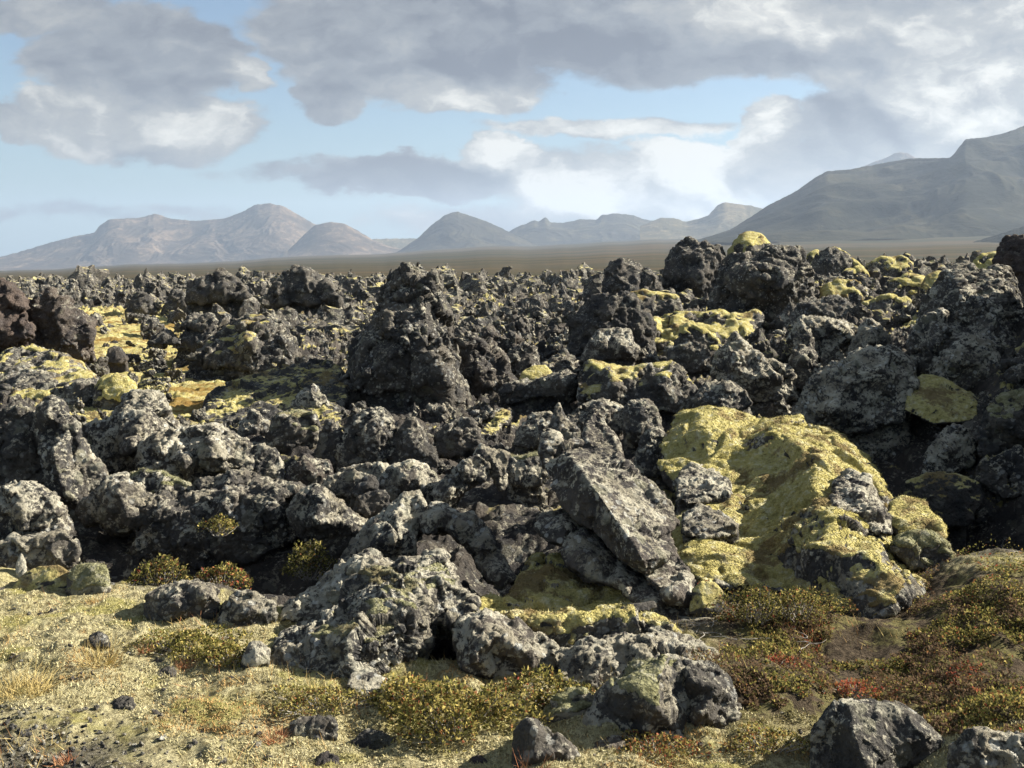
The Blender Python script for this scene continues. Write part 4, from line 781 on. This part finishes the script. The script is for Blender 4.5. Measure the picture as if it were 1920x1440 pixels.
mountain('cone-shaped mountain left of the centre of the horizon', '735,478 755,466 785,445 810,421 832,405 850,397 858,397 880,404 915,416 945,430 975,445 1010,462', 8300, 800, 468, MT3, 37, .35, .5, 1.15)
mountain('jagged bluish ridge in the centre of the horizon', '900,470 925,458 950,437 968,426 990,418 1003,412 1009,416 1018,410 1024,407 1032,417 1055,418 1088,411 1120,412 1127,403 1155,400 1190,404 1205,411 1240,415 1290,418 1340,420 1400,425 1440,430', 9200, 900, 455, MT3, 43, .35, .6, 1.0)
mountain('small lit peak with a cliff edge left of the great right-hand mountain', '1200,424 1240,408 1265,409 1285,416 1310,410 1328,404 1345,385 1358,379 1380,382 1410,386 1428,391 1480,400 1540,420', 7900, 700, 445, MT2, 53, .3, .4)
mountain('distant snow-streaked summit peeping over the great right-hand mountain', '1600,320 1640,303 1663,295 1680,286 1700,286 1715,295 1760,322', 9600, 500, 420, MT1, 59, .2, .3)
mountain('great dark stepped mountain filling the right side of the horizon', '1290,455 1340,440 1370,430 1410,405 1440,385 1490,360 1530,332 1550,321 1590,318 1660,305 1705,297 1780,296 1788,290 1795,280 1810,261 1850,257 1885,249 1920,236 1990,214 2080,190 2250,180 2500,200 2800,240 3100,330 3300,430', 4600, 1500, 440, MT4, 61, .35, .75, 1.35, terr=1)
mountain('dark foothill at the right edge in front of the great mountain', '1700,488 1780,470 1830,452 1870,440 1920,424 1990,410 2100,400 2300,420 2500,470', 2600, 420, 480, MT4, 67, .3, .4)

# ------------------------------------------------------------------ the many smaller rocks
def proto_jobs(n, vx, seed0, flat=False):
    jobs = []
    for k in range(n):
        rnd = random.Random(seed0+k); r = np.random.default_rng(seed0+k)
        ax = r.normal(size=(9, 3)); ax /= np.linalg.norm(ax, axis=1)[:, None]
        st = np.array((rnd.uniform(.40, .55), rnd.uniform(.35, .5), rnd.uniform(.30, .60)))
        if k % 2: st = np.array((rnd.uniform(.45, .6), rnd.uniform(.14, .24), rnd.uniform(.40, .60)))      # tilted plates
        V, T = hull(ax*st*r.uniform(.65, 1.25, (9, 1)))
        if k % 2: tl = rnd.uniform(-.8, .8); V = V@np.array(((1, 0, 0), (0, math.cos(tl), -math.sin(tl)), (0, math.sin(tl), math.cos(tl))), np.float32)
        V, T = chunk_hulls(V, T, rnd.randint(8, 26), .09, .24, rnd)
        V[:, 2] = np.where(V[:, 2] < -.3, -.3+(V[:, 2]+.3)*.3, V[:, 2]); jobs.append((V, T, vx))
    return jobs
NP = 14
mids = []
for k, (v_, f_) in enumerate(remesh_all(proto_jobs(NP, 1/42., 500))):
    v_ = weather(v_, f_, 1/42., 1.0, 700+k*13, 1.25, .15); mids.append(raw_mesh('lava_rock', v_, f_, LAVA))
lows = []
for k, (v_, f_) in enumerate(remesh_all(proto_jobs(12, 1/9., 900))):
    lows.append((v_*1.0, f_))
HPOLY = [(np.array(h['o']), h['Y'][0]) for h in HERO]
def in_poly(px, py, o):
    c = np.zeros(len(px), bool)
    for i in range(len(o)):
        a, b = o[i], o[i-1]
        c ^= ((a[1] > py) != (b[1] > py)) & (px < (b[0]-a[0])*(py-a[1])/(b[1]-a[1]+1e-9)+a[0])
    return c
ZONES = [  # name, label, group, u range, Y range, how many, size range, (moss, lichen, dark)
 ('lava_rock', 'jagged dark lava rock in the far band behind the yellow moss hollow at left', 'lava rocks of the far left band', (-60, 690), (37, 58), 62, (.6, 1.2), (.48, .52, .15)),
 ('clinker_rock', 'jagged lava rock in the crowded band between the tall spire and the flat-topped tower', 'lava rocks of the far centre band', (800, 1260), (14.5, 30), 84, (.4, .95), (.42, .55, .12)),
 ('hill_rock', 'moss-topped lava rock on the slope of the right-hand hill', 'lava rocks of the right-hand hill', (1220, 1960), (15, 29), 90, (.3, .8), (.66, .52, .12)),
 ('hollow_rock', 'low rock half sunk in the yellow moss of the left hollow', 'rocks of the left moss hollow', (-40, 560), (12, 34), 80, (.2, .7), (.66, .5, .1)),
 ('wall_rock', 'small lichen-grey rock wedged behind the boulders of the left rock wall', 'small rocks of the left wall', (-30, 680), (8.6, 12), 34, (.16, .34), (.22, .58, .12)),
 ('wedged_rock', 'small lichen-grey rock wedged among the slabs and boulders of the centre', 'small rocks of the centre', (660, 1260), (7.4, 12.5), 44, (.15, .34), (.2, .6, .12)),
 ('shaded_rock', 'dark rock in the shade around the black hollow at right', 'rocks around the black hollow', (1430, 2000), (8.6, 14), 46, (.3, .7), (.3, .6, .1))]
def scatter():
    for (nm, lab, grp, ur, yr, n, sr, mld) in ZONES:
        got, tries = [], 0
        while len(got) < n and tries < n*60:
            tries += 1; u = rng.uniform(*ur); Y = math.exp(rng.uniform(math.log(yr[0]), math.log(yr[1]))); s = rng.uniform(*sr)
            X = (u-960)/F*Y; g = float(ground_z([X], [Y])[0]); vg = VH-F*g/Y; rad = s*.5/Y*F
            top = vg-F*s*.42/Y
            # do not stand in front of a rock that has been laid out by hand further back, nor inside one
            if any((abs(Y-hy) < .45*s+.25 and o[:, 0].min()-rad*.4 < u < o[:, 0].max()+rad*.4) or (Y < hy and in_poly(np.array([u, u, u-rad*.6, u+rad*.6]), np.array([top+4, (top+vg)/2, (top+vg)/2, (top+vg)/2]), o).any() and top < o[:, 1].min()*.25+o[:, 1].max()*.75) for o, hy in HPOLY): continue
            if any(abs(X-a)+abs(Y-b) < .42*(s+c) for a, b, c in got): continue
            got.append((X, Y, s))
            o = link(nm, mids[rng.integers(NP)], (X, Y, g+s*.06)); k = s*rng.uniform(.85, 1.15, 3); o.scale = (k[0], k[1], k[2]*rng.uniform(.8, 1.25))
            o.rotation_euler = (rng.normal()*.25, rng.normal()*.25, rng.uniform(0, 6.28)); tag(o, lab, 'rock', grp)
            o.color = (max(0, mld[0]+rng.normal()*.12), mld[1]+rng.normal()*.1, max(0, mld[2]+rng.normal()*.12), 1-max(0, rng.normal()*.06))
scatter()
def far_rubble():
    N = 7000; vs, fs, k = [], [], 0
    Y = np.exp(rng.uniform(math.log(15), math.log(125), N)); u = rng.uniform(-150, 2080, N); X = (u-960)/F*Y; z = ground_z(X, Y)
    _, hol = rough_of(X, Y); cl = np.clip(fbm(np.stack([X*.22, Y*.22, 0*X], 1), 3, 66)+.5, 0, 1.3)
    for i in range(N):
        if (Y[i] < 24 and rng.random() < .45) or (hol[i] > .35 and rng.random() < .9): continue
        v_, f_ = lows[rng.integers(len(lows))]; s = (.28+.75*rng.random()**2.2)*(1.0+.5*sstep(Y[i], 25, 70))*(.75+.6*cl[i])*(1 if Y[i] > 24 else .5)
        if rng.random() < .06 and Y[i] > 26: s *= 1.5
        a = rng.uniform(0, 6.28); c, sn = math.cos(a), math.sin(a); M = np.array(((c, -sn, 0), (sn, c, 0), (0, 0, rng.uniform(.7, 1.3))))
        w = (v_*s)@M.T+np.array((X[i], Y[i], z[i]+s*.1)); w += (s*.09)*np.stack([perlin(w*4/s+40*c_+i*7.7, 60+c_) for c_ in range(3)], 1)
        vs.append(w); fs.append(f_+k); k += len(w)
    o = link('lava_rubble', raw_mesh('lava_rubble', np.concatenate(vs), np.concatenate(fs), LAVA, False))
    o.color = (.56, .52, .22, .97); tag(o, 'mass of small jagged lava rocks filling the field back to the brown plain', 'lava rubble', kind='stuff')
far_rubble()

# ------------------------------------------------------------------ ground cover
def pix2ground(u, v):
    Y = 1.7*F/(v-VH)
    for _ in range(5): z = ground_z((u-960)/F*Y, Y); Y = .5*Y+.5*np.clip(-z, .3, 5)*F/(v-VH)
    X = (u-960)/F*Y; return X, Y, ground_z(X, Y)
ST1 = flat_mat('pale_moss_fibre', (0.56, 0.505, 0.30), (0.36, 0.32, 0.16), 9)
ST2 = flat_mat('ochre_grass', (0.42, 0.25, 0.10), (0.36, 0.30, 0.14), 9)
TWIG = flat_mat('dead_twig', (0.42, 0.40, 0.36), (0.22, 0.19, 0.16), 40)
LG = leaf_mat('green_leaf', (0.13, 0.13, 0.035), (0.30, 0.27, 0.085)); LD = leaf_mat('dark_leaf', (0.045, 0.048, 0.022), (0.11, 0.095, 0.045))
LY = leaf_mat('yellow_leaf', (0.42, 0.34, 0.10), (0.52, 0.42, 0.16)); LO = leaf_mat('orange_leaf', (0.34, 0.16, 0.07), (0.25, 0.12, 0.05)); LR = leaf_mat('red_leaf', (0.33, 0.07, 0.045), (0.40, 0.15, 0.09))
LB = leaf_mat('brown_leaf', (0.12, 0.075, 0.045), (0.20, 0.14, 0.09))
LEAVES = [LG, LD, LY, LO, LR, LB]
def fg_moss():
    N = 150000; u = rng.uniform(-60, 1980, N); v = rng.uniform(1080, 1475, N)
    X, Y, z = pix2ground(u, v); p = np.stack([X, Y, 0*X], 1).astype(np.float32)
    e = front_edge(X, Y); w = fbm(p*2.2, 3, 77)*.25
    soil = (u > 1290)*(v < 1330+60*(u < 1800)-40+fbm(p*3, 2, 5)*40)
    keep = (Y < e+.05+w) & ~soil & ~((u-(v-1330) < 240+w*250) & (v > 1330+w*100)) & (fbm(p*5, 3, 91) > -.45)
    root = np.stack([X, Y, z], 1)[keep]; r = np.random.default_rng(5); nrm = np.tile((0, 0, 1.), (len(root), 1))
    nrm[:, 0] += .8*fbm(root*1.3, 2, 6); nrm[:, 1] += .8*fbm(root*1.3, 2, 7)
    bv, bf = blades(root, nrm, r, .006, .018, .006)
    me = raw_mesh('woolly_moss', bv, bf, [ST1, ST2], False); oc = (fbm(root*2.3, 3, 8) > .42) | (r.random(len(root)) < .05)
    me.polygons.foreach_set('material_index', oc.astype(np.int32))
    tag(link('woolly_moss', me), 'pale woolly moss carpeting the open foreground', 'moss', kind='stuff')
fg_moss()
def leaves_mesh(c, size, nup, r, pal):
    """one folded leaf per point; pal: probabilities of LEAVES"""
    n = len(c); d = r.normal(size=(n, 3))*np.array((1, 1, .6))+nup; d /= np.linalg.norm(d, axis=1)[:, None]
    s = np.cross(d, r.normal(size=(n, 3))); s /= np.linalg.norm(s, axis=1)[:, None]; L = size*r.choice([.5, .7, .95, 1.3], (n, 1))*.8; b = np.cross(d, s)
    v_ = np.stack([c, c+d*L*.5+s*L*.28+b*L*.08, c+d*L, c+d*L*.5-s*L*.28+b*L*.08], 1).reshape(-1, 3)
    f_ = np.arange(4*n).reshape(-1, 4); return v_, f_, r.choice(5, n, p=np.array(pal)/sum(pal)).astype(np.int32)
def tubes(paths, rad):
    vs, fs, k = [], [], 0
    for pa in paths:
        pa = np.array(pa); n = len(pa)
        for i in range(n):
            t_ = pa[min(i+1, n-1)]-pa[max(i-1, 0)]; a = np.cross(t_, (.3, .9, .2)); a /= np.linalg.norm(a)+1e-9; b = np.cross(t_, a); b /= np.linalg.norm(b)+1e-9
            rr = rad*(1-.7*i/(n-1))
            for q in range(4): vs.append(pa[i]+rr*(math.cos(q*1.571)*a+math.sin(q*1.571)*b))
        for i in range(n-1):
            for q in range(4): fs.append((k+i*4+q, k+i*4+(q+1) % 4, k+i*4+4+(q+1) % 4, k+i*4+4+q))
        k += 4*n
    return np.array(vs), np.array(fs)
def shrub(label, u, v, w, h, n, pal, size=.020, Y=None, seed=0, name='shrub', stems=14, dep=.6):
    """w, h in photo pixels at the shrub's foot"""
    r = np.random.default_rng(seed+int(u)); 
    if Y is None: X, Yv, z = pix2ground(np.array([float(u)]), np.array([float(v)])); X, Y, z = X[0], Yv[0], z[0]
    else: X = (u-960)/F*Y; z = -(v-VH)/F*Y
    W, Hh = w/F*Y/2, h/F*Y
    n = int(n*1.7); stems *= 3; a = r.uniform(0, 6.28, n); q = np.sqrt(r.random(n))*W; lump = 1+.35*np.sin(a*3+seed)+.2*np.sin(a*5+2*seed)
    x, y = q*np.cos(a)*lump, q*np.sin(a)*lump*dep; top = Hh*np.sqrt(np.clip(1-(q/(W*1.05))**2, 0.05, 1))*(.75+.35*perlin(np.stack([x*9, y*9, 0*x], 1)+seed, 3))
    zz = top*np.where(r.random(n) < .75, r.uniform(.65, 1.05, n), r.uniform(.05, .7, n)); c = np.stack([x, y, zz], 1)
    o = tag(bpy.data.objects.new(name, None), label, 'shrub'); COL.objects.link(o); o.location = (X, Y, z)
    lv, lf, mi = leaves_mesh(c, size, np.array((0, 0, .5)), r, pal); me = raw_mesh('foliage', lv, lf, LEAVES, False); me.polygons.foreach_set('material_index', mi)
    link('foliage', me, parent=o)
    idx = r.choice(n, stems); ps = [[(x[i]*.3, y[i]*.3, -.02), (x[i]*.75+r.normal()*.01, y[i]*.75, zz[i]*.5), (x[i], y[i], zz[i]*1.02)] for i in idx]
    tv, tf = tubes(ps, .003); link('stems', raw_mesh('stems', tv, tf, TWIG), parent=o); return o
shrub('large low leafy shrub in front of the black cave mouth, mostly yellow-green', 850, 1375, 250, 120, 2600, (5, 4, 4, 1, .1), .021, seed=1)
shrub('leafy shrub with yellow leaf tips at the left edge of the cave mouth', 770, 1330, 150, 80, 1300, (5, 3, 5, .8, .1), .021, seed=2)
shrub('olive shrub below the smooth-backed boulder right of the cave mouth', 1010, 1325, 230, 75, 1800, (5, 5, 3, .8, .2), .020, seed=3)
shrub('bright green creeping shrub patch on the open moss, left of centre', 360, 1222, 190, 48, 1700, (8, 3, 3, .3, 0), .018, seed=5)
shrub('yellow-green creeping shrub patch beside the small pale cone of rock', 430, 1240, 120, 40, 900, (6, 3, 4, .8, 0), .018, seed=6)
shrub('small heather patch with rusty tips in front of the small pale cone of rock', 600, 1325, 200, 40, 1200, (5, 5, 3, 1.2, .1), .016, seed=7)
shrub('dark leafy bush in the shade under the end block of the lava wall', 578, 1080, 95, 75, 900, (5, 7, 1, .3, 0), .024, Y=6.4, seed=8)
shrub('shaded leafy bush at the left end under the dark lava wall', 300, 1105, 110, 75, 800, (4, 7, 1, .8, .2), .024, Y=6.05, seed=9)
shrub('shaded bush with a few reddish leaves under the dark lava wall', 415, 1105, 120, 60, 900, (4, 6, 1, 1, 1.4), .022, Y=6.0, seed=10)
shrub('little bush growing on the face of the dark lava wall', 412, 1000, 60, 45, 420, (5, 5, 3, .5, 0), .022, Y=6.72, seed=11)
shrub('olive crowberry bush at the foot of the moss ridge beside the green cushion', 1410, 1165, 130, 75, 1500, (4, 7, 2, .6, .1), .016, seed=12)
shrub('dark olive bush hanging under the lip of the yellow moss ridge', 1500, 1160, 150, 75, 1500, (4, 7, 2.5, .8, .2), .016, seed=13)
shrub('rust-red heather patch in front of the dark split block', 1230, 1415, 220, 35, 1300, (3, 4, 2, 4, 1), .014, seed=14)
shrub('olive heather patch between the split block and the corner boulder', 1440, 1400, 150, 35, 900, (5, 4, 4, 1.5, .2), .014, seed=15)
shrub('scarlet bilberry patch on the bare brown soil', 1460, 1250, 110, 22, 420, (0, 1, .3, 2, 9), .016, seed=16)
shrub('orange-red bilberry patch above the corner boulder', 1590, 1300, 120, 24, 420, (1, 1, 1, 5, 5), .016, seed=17)
def slope_cover():
    N = 110000; u = rng.uniform(1260, 2000, N); v = rng.uniform(1040, 1425, N); X, Y, z = pix2ground(u, v); p = np.stack([X, Y, z], 1).astype(np.float32)
    m_ = fbm(p*2.6, 3, 15); low = 1230+(u-1480)*.12
    w = np.where(u > 1700, .6, 0)+np.where(v > low, .5, -.35)+m_*.8+np.where((u > 1640) & (v > 1100), .2, 0)
    keep = (w+(u < 1560)*.45 > .2) & (Y < 6.4) & (rng.random(N) < .9) & (u+190*fbm(p*3.1, 3, 25) > 1330) & (v+90*fbm(p*3.7, 3, 27) < np.where(u < 1620, 1330, 1400))
    p = p[keep]; r = np.random.default_rng(9); hgt = np.clip(.02+.055*fbm(p*4, 3, 18), .004, .10)
    c = p+np.stack([0*hgt, 0*hgt, hgt*r.uniform(.3, 1.1, len(p))], 1); lv, lf, mi = leaves_mesh(c, .017, np.array((0, -.1, .6)), r, (5, 6, 2.5, 1.0, .12))
    red = fbm(p*3.3, 3, 44); bw = fbm(p*2.1, 3, 52)+(u[keep] < 1560)*.35; mi = np.where((bw > .12) & (r.random(len(p)) < .7), 5, mi); mi = np.where((red > .50) & (r.random(len(p)) < .4), 4-(r.random(len(p)) < .5), mi)
    me = raw_mesh('heath_ground_cover', lv, lf, LEAVES, False); me.polygons.foreach_set('material_index', mi.astype(np.int32))
    tag(link('heath_ground_cover', me), 'low heath of green, brown and red leaves covering the slope at lower right', 'heath', kind='stuff')
slope_cover()
def gravel():
    v2, f2 = lows[0]; N = 1100; u = rng.uniform(-40, 420, N); v = rng.uniform(1325, 1470, N); X, Y, z = pix2ground(u, v); vs, fs, k = [], [], 0
    for i in range(N):
        if u[i]-(v[i]-1330)*.8 > 130+rng.normal()*90: continue
        v_, f_ = lows[rng.integers(len(lows))]; s = rng.choice([.012, .018, .026, .04], p=[.4, .35, .2, .05]); a = rng.uniform(0, 6.28); c, sn = math.cos(a), math.sin(a)
        w = (v_*s)@np.array(((c, sn, 0), (-sn, c, 0), (0, 0, .8)))+np.array((X[i], Y[i], z[i]+s*.15)); vs.append(w); fs.append(f_+k); k += len(w)
    o = link('gravel', raw_mesh('gravel', np.concatenate(vs), np.concatenate(fs), LAVA, False)); o.color = (0, .6, .1, 1)
    tag(o, 'dark volcanic gravel in the bottom left corner', 'gravel', kind='stuff')
gravel()
def pebbles():
    N = 700; u = rng.uniform(-40, 1500, N); v = 1095+370*rng.random(N); X, Y, z = pix2ground(u, v); e = front_edge(X, Y); vs, fs, k = [], [], 0
    cl = fbm(np.stack([X*1.7, Y*1.7, 0*X], 1), 3, 93)
    for i in range(N):
        if Y[i] > e[i] or cl[i] < .05: continue
        v_, f_ = lows[rng.integers(len(lows))]; s = rng.choice([.014, .022, .035, .055], p=[.4, .35, .2, .05]); a = rng.uniform(0, 6.28); c, sn = math.cos(a), math.sin(a)
        w = (v_*s)@np.array(((c, sn, 0), (-sn, c, 0), (0, 0, .7)))+np.array((X[i], Y[i], z[i])); vs.append(w); fs.append(f_+k); k += len(w)
    o = link('pebbles', raw_mesh('pebbles', np.concatenate(vs), np.concatenate(fs), LAVA, False)); o.color = (0, .5, .25, .9)
    tag(o, 'small dark pebbles and clinker crumbs strewn over the woolly moss', 'pebbles', kind='stuff')
pebbles()
def grass_tuft(label, u, v, w, n, mat):
    X, Y, z = [float(a[0]) for a in pix2ground(np.array([float(u)]), np.array([float(v)]))]; r = np.random.default_rng(int(u)); R_ = w/F*Y/2
    a = r.uniform(0, 6.28, n); q = np.sqrt(r.random(n))*R_; root = np.stack([q*np.cos(a), q*np.sin(a), 0*q], 1); nrm = np.stack([np.cos(a)*q/R_, np.sin(a)*q/R_, 0*q+1.2], 1)
    bv, bf = blades(root, nrm, r, R_*.6, R_*1.5, .0022); o = link('grass_tuft', raw_mesh('grass_tuft', bv, bf, mat, False), (X, Y, z)); tag(o, label, 'grass tuft')
GR, GO, GY = flat_mat('rusty_grass', (0.36, 0.13, 0.06), (0.42, 0.24, 0.12)), flat_mat('orange_grass', (0.48, 0.27, 0.09), (0.42, 0.3, 0.13)), flat_mat('straw_grass', (0.5, 0.4, 0.17), (0.4, 0.3, 0.12))
grass_tuft('rusty pink grass tuft beside the dark lumpy stone', 515, 1385, 46, 170, GR)
grass_tuft('rusty grass tuft at the bottom edge in the gravel', 122, 1432, 40, 150, GR)
grass_tuft('orange grass tuft in front of the pale woolly boulder at left', 180, 1132, 36, 150, GO)
grass_tuft('reddish grass tuft just left of the dark wedge stone', 272, 1218, 34, 130, GR)
grass_tuft('wide straw-orange grass patch at the left edge', 40, 1300, 100, 420, GY)
grass_tuft('ochre grass patch on the upper open moss', 185, 1240, 80, 300, GY)
grass_tuft('rusty grass tuft by the dark wedge stone', 348, 1248, 34, 130, GR)
grass_tuft('tall dry grass tuft in front of the dark squarish boulder', 1000, 1440, 70, 60, GR)
def dry_grass():
    N = 9000; u = rng.uniform(-40, 1700, N); v = rng.uniform(1095, 1460, N); X, Y, z = pix2ground(u, v); p = np.stack([X, Y, z], 1)
    keep = (Y < front_edge(X, Y)+.15) & (fbm(p*1.9, 3, 71)+.25*rng.random(N) > .30); p = p[keep]; r = np.random.default_rng(31)
    nrm = np.tile((-.25, 0, 1.1), (len(p), 1)); bv, bf = blades(p, nrm, r, .03, .085, .0022)
    me = raw_mesh('dry_grass', bv, bf, [GY, GO, GR], False); me.polygons.foreach_set('material_index', r.choice(3, len(p), p=[.6, .25, .15]).astype(np.int32))
    tag(link('dry_grass', me), 'thin dry straw and rust coloured grass blades scattered over the woolly moss', 'dry grass', kind='stuff')
dry_grass()
def dry_twig(label, u, v, n, seed, size=.16):
    X, Y, z = [float(a[0]) for a in pix2ground(np.array([float(u)]), np.array([float(v)]))]; r = random.Random(seed); ps = []
    for k in range(n):
        p_ = np.array((r.gauss(0, size*.35), r.gauss(0, size*.3), .012)); a = r.uniform(0, 6.28); pa = [p_]
        for s in range(4):
            a += r.gauss(0, .5); p_ = p_+np.array((math.cos(a), math.sin(a)*.8, r.gauss(0, .15)))*size*.22; p_[2] = max(p_[2], .006); pa.append(p_)
        ps.append(pa)
    tv, tf = tubes(ps, .0028); tag(link('dry_twig', raw_mesh('dry_twig', tv, tf, TWIG), (X, Y, z)), label, 'twig')
dry_twig('bleached dead twigs on the soil beside the green moss cushion', 1312, 1178, 5, 1)
dry_twig('bleached forked twigs on bare soil above the scarlet bilberry patch', 1425, 1222, 5, 2, .2)
dry_twig('scattered bleached twigs in the middle of the bare brown soil', 1375, 1195, 6, 3)
dry_twig('pale twigs under the olive crowberry bush', 1490, 1195, 5, 4)
dry_twig('curved pale twig beside the olive shrub right of the cave mouth', 1015, 1310, 3, 5, .12)

# ------------------------------------------------------------------ leave out small rocks that are buried or wholly behind others
def leave_out_hidden():
    dg = bpy.context.evaluated_depsgraph_get(); gone = []
    for o in list(sc.objects):
        if o.type != 'MESH' or not o.get('group') or o.parent: continue
        vs = o.data.vertices; st = max(1, len(vs)//160); seen = 0; M = o.matrix_world
        for i in range(0, len(vs), st):
            q = M @ vs[i].co; d = q.normalized(); hit, loc, n_, idx, ob, m_ = sc.ray_cast(dg, (0, 0, 0), d, distance=q.length+.02)
            if hit and ob == o: seen += 1
        if seen < 4: gone.append(o)
    for o in gone: bpy.data.objects.remove(o)
leave_out_hidden()

# ------------------------------------------------------------------ the air
def haze():
    lo, hi = np.array((-16500., -16500., -900.)), np.array((16500., 16500., 900.))
    V = np.array([(x, y, z) for x in (lo[0], hi[0]) for y in (lo[1], hi[1]) for z in (lo[2], hi[2])])
    f_ = np.array([(0, 1, 3, 2), (4, 6, 7, 5), (0, 4, 5, 1), (2, 3, 7, 6), (0, 2, 6, 4), (1, 5, 7, 3)])
    m_, t = new_mat('haze'); n = t.new('ShaderNodeVolumePrincipled'); n.inputs['Color'].default_value = (.64, .78, 1, 1); n.inputs['Density'].default_value = 5.2e-5; n.inputs['Anisotropy'].default_value = .25
    o = t.new('ShaderNodeOutputMaterial'); t.l.new(n.outputs[0], o.inputs['Volume'])
    tag(link('haze', raw_mesh('haze', V, f_, m_, False)), 'thin blue haze over the plain', 'haze', kind='stuff')
haze()
